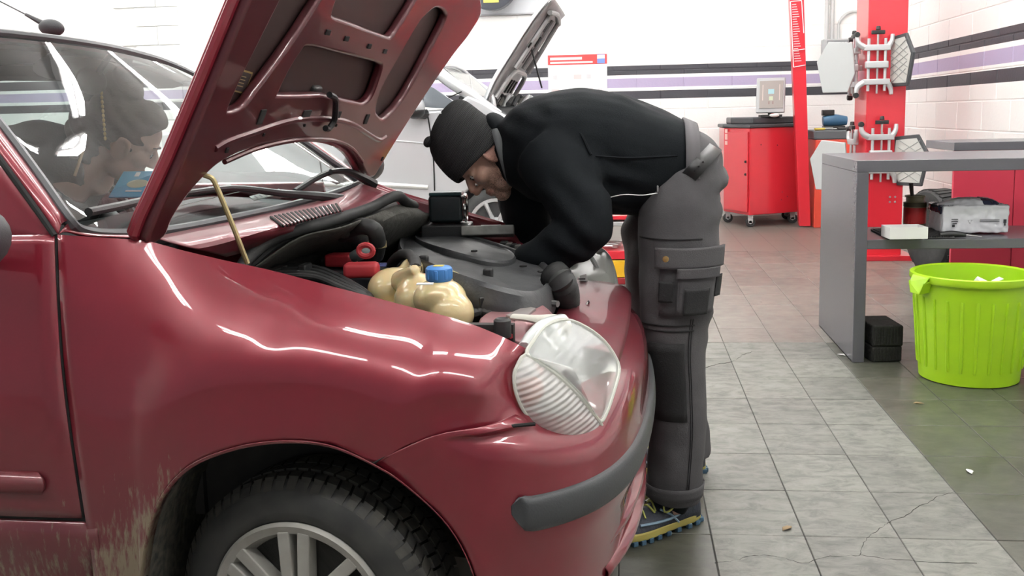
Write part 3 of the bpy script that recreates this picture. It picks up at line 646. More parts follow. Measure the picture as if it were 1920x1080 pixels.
outl += [(lerp(ntop.x, farc[0], 0.25), lerp(ntop.y, farc[1], 0.25)+0.06), (mid.x, mid.y+0.085), (lerp(ntop.x, farc[0], 0.75), lerp(ntop.y, farc[1], 0.75)+0.065), farc]
outl += [hp(x, y) for x, y in ((880, 62), (845, 108), (790, 188), (745, 258), (712, 312), (697, 334), (684, 330), (674, 312), (655, 284), (622, 268), (560, 264), (508, 271), (459, 284), (415, 305), (386, 328), (350, 368), (322, 410), (302, 449))]
cx4 = lambda L: [hp(380+x/3.177, y/3.177) for x, y in L]
holes = [cx4([(632, 252), (840, 303), (1030, 352), (1066, 385), (1040, 480), (1000, 580), (950, 625), (900, 620), (760, 590), (700, 578), (620, 580), (440, 583), (428, 560), (500, 410), (570, 300)]),
         cx4([(800, -60), (755, 70), (765, 115), (860, 150), (1075, 228), (1120, 225), (1180, 140), (1290, -40), (1400, -230), (1380, -300), (1200, -330), (960, -300), (880, -230)]),
         cx4([(1395, 28), (1445, 60), (1440, 120), (1330, 340), (1190, 590), (1080, 712), (1035, 700), (1018, 650), (1060, 510), (1160, 330), (1270, 140), (1340, 60)]),
         cx4([(430, 20), (320, 240), (210, 460), (130, 650), (150, 682), (235, 645), (335, 520), (520, 270), (690, 10), (790, -150), (800, -260), (740, -330), (620, -300), (520, -150)])]
def fillcurve(name, loops, ext, bevel, m, parent, h0, samples=4, res=2):
    cu = bpy.data.curves.new(name, 'CURVE'); cu.dimensions = '2D'; cu.fill_mode = 'BOTH'; cu.extrude = ext; cu.bevel_depth = bevel; cu.bevel_resolution = res
    for lp in loops:
        pts = cr([Vector((a, b, 0)) for a, b in lp], samples, True) if samples > 1 else [Vector((a, b, 0)) for a, b in lp]
        s = cu.splines.new('POLY'); s.points.add(len(pts)-1); s.use_cyclic_u = True
        for p, v in zip(s.points, pts): p.co = (v.x, v.y, 0, 1)
    t = bpy.data.objects.new(name, cu); COL.objects.link(t)
    dg = bpy.context.evaluated_depsgraph_get(); me = bpy.data.meshes.new_from_object(t.evaluated_get(dg)); me.name = name
    bpy.data.objects.remove(t)
    for v in me.vertices:
        a, b, h = v.co
        v.co = hw(a, b, h0+h)
    for p in me.polygons: p.use_smooth = True
    me.set_sharp_from_angle(angle=0.9)
    me.materials.clear(); me.materials.append(m)
    o = bpy.data.objects.new(name, me); COL.objects.link(o); o.parent = parent; return o
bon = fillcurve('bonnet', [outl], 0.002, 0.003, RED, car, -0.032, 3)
cen2 = Vector((sum(a for a, b in outl)/len(outl), sum(b for a, b in outl)/len(outl)))
def inset(L, d):
    out = []; n = len(L)
    for i in range(n):
        a, b = Vector(L[i-1]), Vector(L[(i+1) % n]); t = (b-a).normalized(); nn = Vector((t.y, -t.x)); out.append(tuple(Vector(L[i])+nn*d))
    return out
inn = inset(outl, 0.014)
if abs(sum(inn[i-1][0]*inn[i][1]-inn[i][0]*inn[i-1][1] for i in range(len(inn)))) > abs(sum(outl[i-1][0]*outl[i][1]-outl[i][0]*outl[i-1][1] for i in range(len(outl)))): inn = inset(outl, -0.014)
obj('bonnet_rim', (lambda pts: tubeg([hw(a.x, a.y, -0.022) for a in pts], [0.011]*len(pts), 8, 1, closed=True))(cr([Vector((a, b, 0)) for a, b in outl], 3, True)), RED, bon)
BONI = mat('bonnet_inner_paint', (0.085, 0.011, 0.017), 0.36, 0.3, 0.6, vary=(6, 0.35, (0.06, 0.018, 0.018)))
fillcurve('bonnet_recess_shade', [inn], 0.001, 0.0, mat('bonnet_skin_shaded', (0.045, 0.019, 0.018), 0.5, vary=(5, 0.5, (0.03, 0.022, 0.02))), bon, -0.0245, 4)  # dull inner skin sheet; the recess shade is put into its dark colour
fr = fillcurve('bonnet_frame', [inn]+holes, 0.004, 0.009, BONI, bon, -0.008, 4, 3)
# folded ridges round the openings
for hl_ in holes:
    pts = cr([Vector((a, b, 0)) for a, b in hl_], 4, True)
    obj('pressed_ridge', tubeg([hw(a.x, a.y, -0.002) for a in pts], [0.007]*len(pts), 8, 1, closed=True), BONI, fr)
rl = cx4([(60, 880), (140, 835), (300, 780), (450, 730), (570, 705), (700, 702), (820, 715), (900, 745), (960, 785), (1040, 830), (1080, 812)])
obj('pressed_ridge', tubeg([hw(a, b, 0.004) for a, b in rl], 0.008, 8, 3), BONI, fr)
rl = cx4([(120, 960), (300, 885), (480, 840), (640, 825), (780, 835), (880, 880), (945, 960)])
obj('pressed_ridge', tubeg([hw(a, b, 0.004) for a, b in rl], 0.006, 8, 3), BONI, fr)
for sx, sy, w_, h_ in ((733, 187, .026, .013), (845, 225, .026, .013), (981, 270, .026, .013), (1075, 301, .026, .013), (605, 675, .045, .022), (790, 682, .04, .022), (336, 690, .026, .034), (966, 705, .024, .030), (1060, 942, .014, .014), (130, 888, .012, .012), (350, 797, .008, .008), (595, 742, .007, .007), (785, 742, .007, .007)):
    a, b = cx4([(sx, sy)])[0]; c_ = hw(a, b, 0.006)
    Rm = Matrix((ex, ey, ny)).transposed()
    obj('bonnet_slot', boxg(c_, (w_, h_, 0.004), Rm), GAP, fr, bev=0.0015)
a, b = cx4([(252, 505)])[0]; c_ = hw(a, b, -0.026)
c_ = c_+ex*0.01+ny*0.004
stk = obj('warning_sticker', boxg(c_, (0.10, 0.048, 0.002), Rm @ RZ(-0.12)), mat('sticker_gold', (0.25, 0.17, 0.06), 0.5), bon, smooth=False)
obj('sticker_field', boxg(c_+ny*0.0012, (0.092, 0.041, 0.001), Rm @ RZ(-0.12)), mat('sticker_brown', (0.035, 0.025, 0.025), 0.5), stk, smooth=False)
for k in range(4): obj('sticker_print', boxg(c_+ny*0.002+ey*(0.011-0.007*k), (0.055, 0.002, 0.0006), Rm @ RZ(-0.12)), mat('sticker_print', (0.3, 0.22, 0.12), 0.5), stk, smooth=False)
for x, y in ((356, 283), (320, 366)):            # plugged holes in the near flange
    a, b = hp(x, y); obj('flange_plug', latheg([(0.012, 0), (0.012, 0.004), (0.006, 0.006)], 14, Rm, hw(a, b, -0.012)), RED, bon)
cp = [hp(380+x/3.177, y/3.177) for x, y in ((712, 545), (748, 570), (750, 640), (742, 700), (712, 745), (690, 745))]
obj('release_cable', tubeg([hw(a, b, 0.02) for a, b in cp], 0.008, 8, 4), BLK, bon)
a, b = cx4([(708, 580)])[0]; obj('bonnet_catch', boxg(hw(a, b, 0.004-0.03), (0.05, 0.045, 0.03), Rm), BLK, bon, bev=0.008)
# prop rod
obj('prop_rod', tubeg([S(464, 494, 0.30), S(440, 432, 0.285), S(418, 378, 0.275), S(406, 350, 0.27), S(397, 334, 0.265), S(380, 327, 0.26), S(377, 318, 0.255), S(388, 303, 0.25), S(390, 292, 0.245), S(385, 283, 0.24)], 0.0055, 8, 4), ZINC, car)
# ---- scuttle / cowl with vents, seal
cw = [[S(288, 444, 0.31), S(345, 432, 0.45), S(450, 411, 0.70), S(540, 390, 0.93), S(620, 369, 1.15), S(675, 343, 1.37)],
      [Hh(350, 462, 0.945), Hh(400, 452, 0.945), Hh(490, 428, 0.955), Hh(575, 406, 0.962), Hh(660, 380, 0.975), Hh(712, 356, 1.0)],
      [Hh(425, 482, 0.90), Hh(465, 470, 0.905), Hh(520, 444, 0.93), Hh(600, 418, 0.948), Hh(690, 390, 0.962), Hh(745, 370, 0.975)]]
cowl = obj('scuttle_panel', patchg(cw, 4, 5), REDI, car, solid=0.003)
for k in range(17):
    s = k/16
    a = Vector((508+122*s, 407-24*s, 0)); b = Vector((531+107*s, 424-27*s, 0)); z = 0.957+0.012*s
    obj('vent_slot', tubeg([Hh(a.x, a.y, z+0.006), Hh((a.x+b.x)/2, (a.y+b.y)/2, z+0.004), Hh(b.x, b.y, z)], 0.0038, 6, 2), GAP if k % 1 == 0 else RED, cowl)
    obj('vent_rib', tubeg([Hh(a.x+4, a.y-1, z+0.008), Hh((a.x+b.x)/2+4, (a.y+b.y)/2-1, z+0.007), Hh(b.x+4, b.y-1, z+0.004)], 0.0022, 6, 2), REDI, cowl)
obj('bay_seal', tubeg([Hh(x, y, z) for x, y, z in ((452, 505, .87), (466, 483, .89), (500, 455, .915), (545, 435, .935), (610, 417, .95), (690, 392, .963), (730, 372, .985), (748, 368, .985), (760, 378, .965), (776, 386, .94))], 0.015, 10, 4), RUB, car)
obj('bay_seal_lip', tubeg([Hh(x, y, z) for x, y, z in ((470, 500, .86), (515, 462, .90), (560, 444, .915), (620, 427, .93), (690, 404, .945), (740, 384, .95))], 0.01, 8, 4), RUB, car)
# wipers
wp = obj('wiper', tubeg([S(x, y, t) for x, y, t in ((166, 398, 0.17), (225, 386, 0.30), (285, 373, 0.44), (360, 361, 0.6), (432, 352, 0.75))], 0.009, 8, 4), BLK, car)
obj('wiper_arm', tubeg([S(x, y, t) for x, y, t in ((300, 369, 0.46), (432, 353, 0.73), (525, 362, 0.92), (600, 368, 1.05), (640, 374, 1.12))], [0.006, 0.008, 0.010, 0.013, 0.016], 8, 4), BLK, wp)
wp = obj('wiper', tubeg([S(x, y, t) for x, y, t in ((553, 359, 0.98), (595, 333, 1.08), (628, 321, 1.15), (648, 322, 1.2))], 0.009, 8, 4), BLK, car)
obj('wiper_arm', tubeg([S(x, y, t) for x, y, t in ((620, 322, 1.12), (650, 321, 1.2), (680, 334, 1.28), (700, 346, 1.33))], [0.008, 0.010, 0.014, 0.018], 8, 4), BLK, wp)
# ---- engine bay tub
BAY = mat('bay_dark', (0.025, 0.024, 0.023), 0.75, vary=(18, 0.6, (0.05, 0.045, 0.04)))
obj('bay_tub', joing(boxg((0.1, 0.78, 0.42), (0.74, 1.1, 0.02)), boxg((0.06, 0.225, 0.60), (0.66, 0.02, 0.40)), boxg((-0.27, 0.75, 0.62), (0.02, 1.1, 0.44)), boxg((0.08, 1.33, 0.58), (0.66, 0.02, 0.36)), boxg((0.40, 0.75, 0.53), (0.02, 0.8, 0.26))), BAY, car, smooth=False)
MATT = mat('bay_matting', (0.07, 0.068, 0.06), 0.85, vary=(20, 0.6, (0.035, 0.034, 0.03)), bump=(60, 0.4))
obj('bulkhead_matting', patchg([[Hh(x, y, z) for x, y, z in r] for r in (
    ((470, 505, .86), (560, 445, .925), (640, 425, .94), (700, 402, .95), (752, 385, .955), (792, 396, .92)),
    ((480, 520, .80), (575, 478, .84), (640, 455, .87), (705, 428, .91), (765, 405, .93), (818, 412, .87)),
    ((500, 540, .72), (590, 510, .74), (650, 490, .78), (705, 470, .83), (755, 440, .86), (806, 432, .83)),
    ((520, 560, .62), (600, 540, .62), (660, 530, .64), (712, 515, .68), (750, 480, .72), (800, 452, .74)))], 4, 5), MATT, car, solid=0.004)
# battery with red terminal covers
bx, by = Hh(655, 512, 0.80), None
Rb = RZ(-0.12)
bat = obj('battery', boxg((bx.x, bx.y+0.03, 0.715), (0.23, 0.185, 0.17), Rb), mat('battery_black', (0.022, 0.024, 0.03), 0.4), car, bev=0.006)
obj('battery_lid', boxg((bx.x, bx.y+0.03, 0.805), (0.215, 0.17, 0.014), Rb), mat('battery_lid', (0.05, 0.055, 0.06), 0.4), bat, bev=0.003)
obj('battery_label', boxg((bx.x+0.05, bx.y+0.06, 0.8125), (0.09, 0.05, 0.002), Rb), mat('label_blue', (0.12, 0.14, 0.35), 0.4), bat, smooth=False)
REDC = mat('terminal_red', (0.42, 0.03, 0.04), 0.5)
p1, p2 = Hh(640, 487, 0.835), Hh(678, 506, 0.835)
obj('terminal_cover', boxg(p1, (0.075, 0.055, 0.034), Rb), REDC, bat, bev=0.008)
obj('terminal_cover', boxg(p2, (0.085, 0.05, 0.036), RZ(0.15)), REDC, bat, bev=0.010)
obj('terminal_clamp', tubeg([Hh(662, 482, .85), Hh(680, 474, .862), Hh(696, 467, .868)], [0.014, 0.017, 0.012], 10, 3), mat('clamp_grey', (0.10, 0.12, 0.12), 0.5), bat)
obj('terminal_ring', tubeg([Hh(686, 470, .885)+Vector((0.018*math.cos(k*PI/4), 0, 0.014*math.sin(k*PI/4))) for k in range(8)], [0.007]*8, 8, 2, closed=True), REDC, bat)
obj('battery_clamp', joing(tubeg([Hh(575, 500, .80), Hh(600, 490, .82), Hh(632, 462, .85), Hh(668, 450, .87)], 0.007, 6, 3), tubeg([Hh(602, 520, .80), Hh(600, 492, .82)], 0.006, 6, 1), boxg(Hh(578, 505, .78), (0.09, 0.06, 0.05), Rb)), BLK, car)
# cables along the wing
for k, (dy, r_) in enumerate(((0, .009), (6, .008), (12, .008), (17, .007))):
    obj('cable', tubeg([Hh(510-4*k, 503+dy, .83), Hh(560, 500+dy, .835), Hh(600, 505+dy, .83), Hh(640, 522+dy, .82), Hh(684, 548+dy*.5, .80), Hh(700, 565, .77)], r_, 8, 4), RUB, car)
obj('cable_tie', boxg(Hh(572, 506, .838), (0.02, 0.05, 0.03)), BLK, car, bev=0.004)
obj('heater_hose', tubeg([Hh(640, 440, .90), Hh(672, 425, .925), Hh(700, 430, .92), Hh(708, 455, .88), Hh(704, 480, .84)], 0.022, 12, 4), RUB, car)
obj('hose_clip', latheg([(0.025, -0.008), (0.025, 0.008)], 16, None, Hh(707, 458, .875)), ZINC, car)
obj('breather_duct', tubeg([Hh(625, 430, .925), Hh(650, 437, .905), Hh(680, 452, .87), Hh(690, 480, .82)], [.02, .03, .036, .036], 12, 4, flat=0.6), MATT, car)
# expansion tank
TANK = mat('tank_plastic', (0.74, 0.60, 0.34), 0.22, spec=0.6, sss=0.25, coat=0.4)
t1, t2, t3 = Hh(738, 540, .795), Hh(795, 560, .79), Hh(836, 575, .76)
cc = Hh(823, 513, .862)
tank = remesh('expansion_tank', [ellg(t1, (0.062, 0.072, 0.05)), ellg(t2, (0.068, 0.075, 0.058)), ellg(t2+Vector((0.045, 0.045, 0.005)), (0.05, 0.05, 0.055)), ellg(t3, (0.042, 0.055, 0.065)), ellg(cc+Vector((0.0, 0.0, -0.055)), (0.06, 0.055, 0.045)), ellg(cc+Vector((0.03, -0.02, -0.085)), (0.05, 0.05, 0.05)), ellg(t1+Vector((0.03, 0.06, 0.03)), (0.03, 0.05, 0.035)), boxg((t1+t2)/2+Vector((0.01, 0.02, -0.07)), (0.20, 0.13, 0.09)), tubeg([Hh(752, 530, .82), Hh(772, 512, .85), Hh(779, 505, .862)], [.03, .018, .012], 12, 3)], 0.006, TANK, car, 3)
sm_ = [Vector((p.x, p.y, p.z)) for p in (t1+Vector((-.06, 0, -.035)), t1+Vector((0, -.075, -.04)), t2+Vector((0, -.078, -.04)), t3+Vector((.035, -.04, -.02)), t3+Vector((.045, .03, 0)))]
obj('tank_seam', tubeg(sm_, 0.006, 8, 4), TANK, tank)
capg = latheg([(0.024, -0.018), (0.029, -0.012), (0.029, 0.012), (0.025, 0.016), (0.014, 0.017)], 20, None, cc)
cap = obj('tank_cap', capg, mat('cap_blue', (0.06, 0.22, 0.55), 0.4), tank)
for k in range(8): obj('cap_grip', boxg(cc+Vector((0.028*math.cos(k*PI/4), 0.028*math.sin(k*PI/4), 0)), (0.004, 0.008, 0.022), RZ(k*PI/4)), MATS['cap_blue'], cap, bev=0.002)
obj('cap_mark', boxg(cc+Vector((0, 0, 0.0175)), (0.022, 0.018, 0.001)), mat('mark_yellow', (0.75, 0.6, 0.1), 0.5), cap, smooth=False)
obj('tank_neck', latheg([(0.022, -0.03), (0.022, -0.014)], 16, None, cc), TANK, tank)
obj('tank_label', boxg(Hh(797, 532, .853), (0.035, 0.018, 0.002), RZ(0.1)), PAPER, tank, smooth=False)
obj('coolant_hose', tubeg([Hh(735, 515, .78), Hh(735, 495, .82), Hh(750, 479, .85), Hh(768, 478, .86), Hh(778, 490, .862), Hh(780, 505, .86)], 0.014, 10, 4), RUB, car)
obj('hose_clip', latheg([(0.016, -0.006), (0.016, 0.006)], 14, None, Hh(779, 503, .861)), ZINC, car)
# airbox
def zair(x, y): return 0.850-0.00028*max(0, x-860)
ao = [(744, 452), (752, 438), (775, 430), (812, 430), (880, 439), (950, 459), (1010, 482), (1040, 505), (1040, 528), (1020, 546), (985, 549), (915, 533), (840, 508), (780, 483), (750, 468)]
AO = cr([Hh(x, y, zair(x, y)) for x, y in ao], 4, True); ac_ = sum(AO, Vector())/len(AO)
def ring_(s, dz): return [ac_+(p-ac_)*s+Vector((0, 0, dz)) for p in AO]
V_, F_ = gridg([ring_(0.93, -0.16), ring_(0.94, -0.075), ring_(1.0, -0.072), ring_(1.012, -0.055), ring_(1.0, -0.038), ring_(0.985, -0.01), ring_(0.955, 0.0), ring_(0.93, -0.002), ring_(0.9, -0.014), ring_(0.5, -0.012), ring_(0.02, -0.012)], True)
air = obj('air_filter_housing', (V_, F_), AIRB, car)
lo = [(776, 443), (792, 432), (822, 431), (880, 441), (930, 456), (962, 472), (966, 484), (945, 490), (900, 484), (840, 468), (798, 455)]
LO = cr([Hh(x, y, zair(x, y)-0.006) for x, y in lo], 4, True); lc = sum(LO, Vector())/len(LO)
rg = lambda s, dz: [lc+(p-lc)*s+Vector((0, 0, dz)) for p in LO]
lid = obj('filter_lid', gridg([rg(1.0, -0.03), rg(1.0, -0.006), rg(0.97, 0.0), rg(0.93, -0.003), rg(0.5, 0.004), rg(0.02, 0.006)], True), AIRB, air)
for x, y in ((802, 437), (889, 472)): obj('lid_screw', latheg([(0.009, 0), (0.009, 0.004), (0.004, 0.002)], 12, None, Hh(x, y, zair(x, y)-0.004)), GAP, lid)
for x, y in ((995, 478), (981, 500), (1015, 510)): obj('lid_screw', latheg([(0.010, 0), (0.010, 0.003)], 12, None, Hh(x, y, zair(x, y)-0.006)), GAP, air)
for x, y in ((797, 495), (917, 520)): obj('housing_clip', boxg(Hh(x, y, zair(x, y)-0.025)+Vector((0, -0.01, -0.01)), (0.025, 0.02, 0.07)), BLK, air, bev=0.006)
obj('engine_block', joing(boxg((0.15, 0.85, 0.60), (0.38, 0.55, 0.24)), boxg((0.2, 0.62, 0.6), (0.2, 0.2, 0.2))), BAY, car, bev=0.02)
cpts = [Hh(1036, 512, .82), Hh(1052, 530, .80), Hh(1060, 558, .75), Hh(1056, 590, .69), Hh(1050, 612, .62)]
cpd = cr(cpts, 12); obj('intake_duct', tubeg(cpd, [0.034+(0.003 if i % 2 else -0.003) for i in range(len(cpd))], 16, 1), RUB, car)
obj('sensor_plug', joing(tubeg([Hh(852, 562, .78), Hh(880, 573, .775), Hh(900, 578, .77)], [.024, .026, .018], 12, 3), boxg(Hh(918, 566, .79), (0.05, 0.035, 0.03), RZ(.3)), boxg(Hh(935, 558, .80), (0.035, 0.03, 0.02), RZ(.3))), BLK, car, bev=0.004)
for k, (o1, o2) in enumerate(((0, 0), (8, 4))):
    pts = cr([Hh(860-o1, 605+o2, .74), Hh(878, 588+o2, .765), Hh(905, 582+o2, .77), Hh(935, 588+o2, .765), Hh(955, 600, .75)], 6)
    obj('corrugated_conduit', tubeg(pts, [0.010+0.002*(i % 2) for i in range(len(pts))], 8, 1), RUB, car)
obj('vacuum_pipe', tubeg([Hh(1002, 548, .77), Hh(1020, 566, .76), Hh(1046, 570, .76)], 0.008, 8, 3), mat('pipe_grey', (0.12, 0.12, 0.12), 0.5), car)
# lamp mounting bracket
bp = [(896, 604), (925, 580), (985, 566), (1018, 570), (1046, 600), (1020, 606), (990, 606), (985, 640), (940, 632)]
BP = cr([Hh(x, y, 0.775 if y < 610 else 0.765) for x, y in bp], 3, True)
brk = obj('lamp_bracket', prismg(BP, (0, 0, -0.02)), mat('bracket_red_grey', (0.30, 0.13, 0.14), 0.35, 0.3, vary=(20, 0.4, (0.4, 0.3, 0.3))), car, bev=0.006)
obj('bracket_recess', prismg([Hh(x, y, 0.781) for x, y in ((948, 590), (985, 573), (1005, 577), (985, 592), (965, 597))], (0, 0, -0.008)), mat('bracket_grey', (0.28, 0.25, 0.24), 0.4, 0.4), brk, bev=0.002)
obj('rubber_stop', latheg([(0.017, -0.02), (0.017, 0.012), (0.012, 0.016), (0.006, 0.012)], 16, None, Hh(942, 612, .80)), RUB, brk)
obj('red_bolt', latheg([(0.011, -0.008), (0.011, 0.0), (0.008, 0.001), (0.008, 0.010)], 6, None, Hh(952, 626, .782)), mat('bolt_red', (0.4, 0.03, 0.04), 0.4), brk)
# control unit near the far wing
ec = S(915, 428, 1.29)
ecu = obj('control_unit', boxg(ec+Vector((0, 0, -0.01)), (0.16, 0.10, 0.03), RZ(0.15) @ RX(-0.2)), mat('ecu_grey', (0.30, 0.30, 0.28), 0.5, 0.5, vary=(30, 0.5, (0.12, 0.12, 0.12))), car, bev=0.004)
obj('ecu_label', boxg(ec+Vector((0.01, 0, 0.008)), (0.06, 0.04, 0.002), RZ(0.15) @ RX(-0.2)), PAPER, ecu, smooth=False)
for k in range(4): obj('relay', boxg(S(945+k*8, 449+k*2, 1.22)+Vector((0, 0, -0.015)), (0.022, 0.03, 0.02)), (BLK, MATS['ecu_grey'])[k % 2], ecu, bev=0.003)
# ---- front wheel
wh = Vector((0.0, 0.045, 0.272))
TYRE = mat('tyre', (0.022, 0.023, 0.023), 0.62, vary=(16, 0.7, (0.05, 0.05, 0.045)))
tread_o, shoulder = 0.272, 0.250
wheel = bpy.data.objects.new('front_wheel', None); COL.objects.link(wheel); wheel.parent = car; wheel.location = wh; wheel.rotation_euler = (0, 0, math.radians(-9))
Mw = RX(PI/2)       # lathe axis z -> -y (outwards)
prof = [(0.165, -0.150), (0.215, -0.162), (0.252, -0.150), (0.266, -0.132), (0.266, -0.016), (0.252, 0.0), (0.235, 0.006), (0.212, 0.010), (0.195, 0.007), (0.188, 0.0), (0.180, -0.02)]
obj('tyre', latheg(prof, 72, Mw), TYRE, wheel)
trd = []
for k in range(64):
    a = 2*PI*k/64
    for w0, w1, sk in ((-0.018, -0.046, 0.03), (-0.052, -0.080, -0.02), (-0.086, -0.112, 0.02), (-0.117, -0.138, -0.03)):
        V8 = []
        for rr_ in (0.262, 0.2735 if w0 < -0.02 and w1 > -0.13 else 0.271):
            for (ww, aa) in ((w0, a), (w0, a+0.078), (w1, a+0.078+sk), (w1, a+sk)):
                V8.append(Mw @ Vector((rr_*math.cos(aa), rr_*math.sin(aa), ww)))
        trd.append((V8, [[0, 1, 2, 3], [7, 6, 5, 4], [0, 4, 5, 1], [1, 5, 6, 2], [2, 6, 7, 3], [3, 7, 4, 0]]))
    # shoulder lug
    V8 = []
    for (rr_, ww) in ((0.250, 0.0015), (0.264, -0.010), (0.271, -0.018), (0.255, -0.02)):
        for aa in (a, a+0.072): V8.append(Mw @ Vector((rr_*math.cos(aa), rr_*math.sin(aa), ww)))
    trd.append((V8, [[0, 1, 3, 2], [2, 3, 5, 4], [4, 5, 7, 6], [0, 2, 4, 6], [1, 7, 5, 3]]))
tag(obj('tread', joing(*trd), mat('tread_rubber', (0.03, 0.03, 0.029), 0.7, vary=(25, 0.7, (0.08, 0.075, 0.06))), wheel, smooth=False), kind='stuff')
HUB = mat('hubcap_grey', (0.34, 0.335, 0.31), 0.5, 0.2, vary=(18, 0.5, (0.22, 0.21, 0.18)))
hub = obj('hubcap', joing(latheg([(0.187, -0.02), (0.190, 0.004), (0.184, 0.012), (0.168, 0.006), (0.160, -0.012), (0.150, -0.03)], 64, Mw), latheg([(0.055, -0.02), (0.055, 0.012), (0.045, 0.02), (0.02, 0.022)], 32, Mw)), HUB, wheel)
obj('wheel_disc', latheg([(0.16, -0.05), (0.16, -0.04), (0.06, -0.03), (0.02, -0.03)], 32, Mw), mat('wheel_steel', (0.03, 0.03, 0.03), 0.6), wheel)
for k in range(7):
    a0 = 2*PI*k/7+PI/2+0.03
    for da in (-0.125, 0.125):
        a = a0+da; d = Vector((math.cos(a), math.sin(a), 0)); n_ = Vector((-math.sin(a), math.cos(a), 0)); d0 = Vector((math.cos(a0), math.sin(a0), 0))
        p0, p1_ = d0*0.045+n_*da*0.12, d*0.172
        V8 = []
        for (pp, hw_, z0, z1) in ((p0, 0.012, -0.02, 0.016), (p1_, 0.013, -0.02, 0.008)):
            for s in (-1, 1):
                for z in (z0, z1): V8.append(Mw @ Vector((pp.x+n_.x*s*hw_, pp.y+n_.y*s*hw_, z)))
        obj('hubcap_spoke', (V8, [[0, 1, 3, 2], [4, 6, 7, 5], [0, 4, 5, 1], [2, 3, 7, 6], [0, 2, 6, 4], [1, 5, 7, 3]]), HUB, hub, bev=0.003)
# remaining wheels
w2 = copy_tree(wheel, car); w2.name = 'front_wheel'; w2.location = (0.0, 1.455, 0.272); w2.rotation_euler = (0, 0, math.radians(-9)+PI)
w3 = copy_tree(wheel, car); w3.name = 'rear_wheel'; w3.location = (-2.2, 0.045, 0.272); w3.rotation_euler = (0, 0, 0)
w4 = copy_tree(wheel, car); w4.name = 'rear_wheel'; w4.location = (-2.2, 1.455, 0.272); w4.rotation_euler = (0, 0, PI)
# ================================================================ PEOPLE
SKIN = mat('skin', (0.56, 0.34, 0.26), 0.5, sss=0.15, bump=(120, 0.08))
def skin_attr(m):
    N, L, b = nodes(m); a = N.new('ShaderNodeVertexColor'); a.layer_name = 'tone'
    tc = N.new('ShaderNodeTexCoord'); n = N.new('ShaderNodeTexNoise'); n.inputs['Scale'].default_value = 420; n.inputs['Detail'].default_value = 3; L.new(tc.outputs['Object'], n.inputs['Vector'])
    sp_ = N.new('ShaderNodeSeparateColor'); L.new(a.outputs['Color'], sp_.inputs[0])
    r = N.new('ShaderNodeMapRange'); r.inputs['From Min'].default_value = 0.40; r.inputs['From Max'].default_value = 0.60; L.new(n.outputs['Fac'], r.inputs['Value'])
    mu = N.new('ShaderNodeMath'); mu.operation = 'MULTIPLY'; L.new(r.outputs[0], mu.inputs[0]); L.new(sp_.outputs[0], mu.inputs[1])
    mx = N.new('ShaderNodeMix'); mx.data_type = 'RGBA'; mx.inputs['A'].default_value = (0.56, 0.34, 0.26, 1); mx.inputs['B'].default_value = (0.11, 0.07, 0.05, 1); L.new(mu.outputs[0], mx.inputs['Factor'])
    m2 = N.new('ShaderNodeMix'); m2.data_type = 'RGBA'; m2.inputs['B'].default_value = (0.42, 0.17, 0.14, 1); L.new(sp_.outputs[1], m2.inputs['Factor']); L.new(mx.outputs['Result'], m2.inputs['A'])
    L.new(m2.outputs['Result'], b.inputs['Base Color'])
skin_attr(SKIN)
HAIRB = mat('hair_brown', (0.055, 0.030, 0.02), 0.5, bump=(90, 0.5, (1, 1, 6)))
HAIRD = mat('hair_dark', (0.03, 0.021, 0.017), 0.6)
def head_parts(c, F, U, Lf):
    Rh = Matrix((F, Lf, U)).transposed()
    def w(f, l, u): return c+F*f+Lf*l+U*u
    G = [ellg(w(-0.012, 0, 0.035), (0.096, 0.074, 0.086), Rh), ellg(w(0.028, 0, -0.035), (0.060, 0.056, 0.078), Rh),
         ellg(w(0.066, 0, -0.100), (0.026, 0.028, 0.022), Rh), ellg(w(0.050, 0, 0.045), (0.046, 0.058, 0.045), Rh),
         tubeg([w(0.080, 0, 0.022), w(0.096, 0, 0.002), w(0.112, 0, -0.026)], [0.010, 0.011, 0.014], 12, 4), ellg(w(0.105, 0, -0.034), (0.016, 0.013, 0.010), Rh),
         ellg(w(0.086, 0, -0.060), (0.012, 0.024, 0.0075), Rh), ellg(w(0.084, 0, -0.074), (0.012, 0.021, 0.0075), Rh),
         tubeg([w(-0.03, 0, -0.04), w(-0.05, 0, -0.12), w(-0.07, 0, -0.20)], [0.055, 0.056, 0.062], 16, 3)]
    for s in (-1, 1):
        G += [ellg(w(0.010, s*0.044, -0.066), (0.030, 0.022, 0.026), Rh), ellg(w(0.058, s*0.038, -0.022), (0.030, 0.026, 0.026), Rh), tubeg([w(0.088, s*0.012, 0.024), w(0.084, s*0.034, 0.028), w(0.064, s*0.056, 0.018)], [0.010, 0.012, 0.010], 10, 3),
              ellg(w(0.098, s*0.013, -0.034), (0.011, 0.008, 0.009), Rh), ellg(w(0.073, s*0.032, 0.002), (0.014, 0.017, 0.012), Rh),
              ellg(w(0.040, s*0.030, -0.085), (0.030, 0.022, 0.022), Rh)]
        ear = [w(-0.004+0.020*math.cos(a), s*(0.076+0.006*math.cos(a*0.5)), -0.008+0.030*math.sin(a)) for a in [k*2*PI/10 for k in range(10)]]
        G += [tubeg(ear, [0.0065]*10, 8, 2, closed=True), ellg(w(-0.004, s*0.073, -0.008), (0.018, 0.006, 0.028), Rh)]
    return G, w, Rh
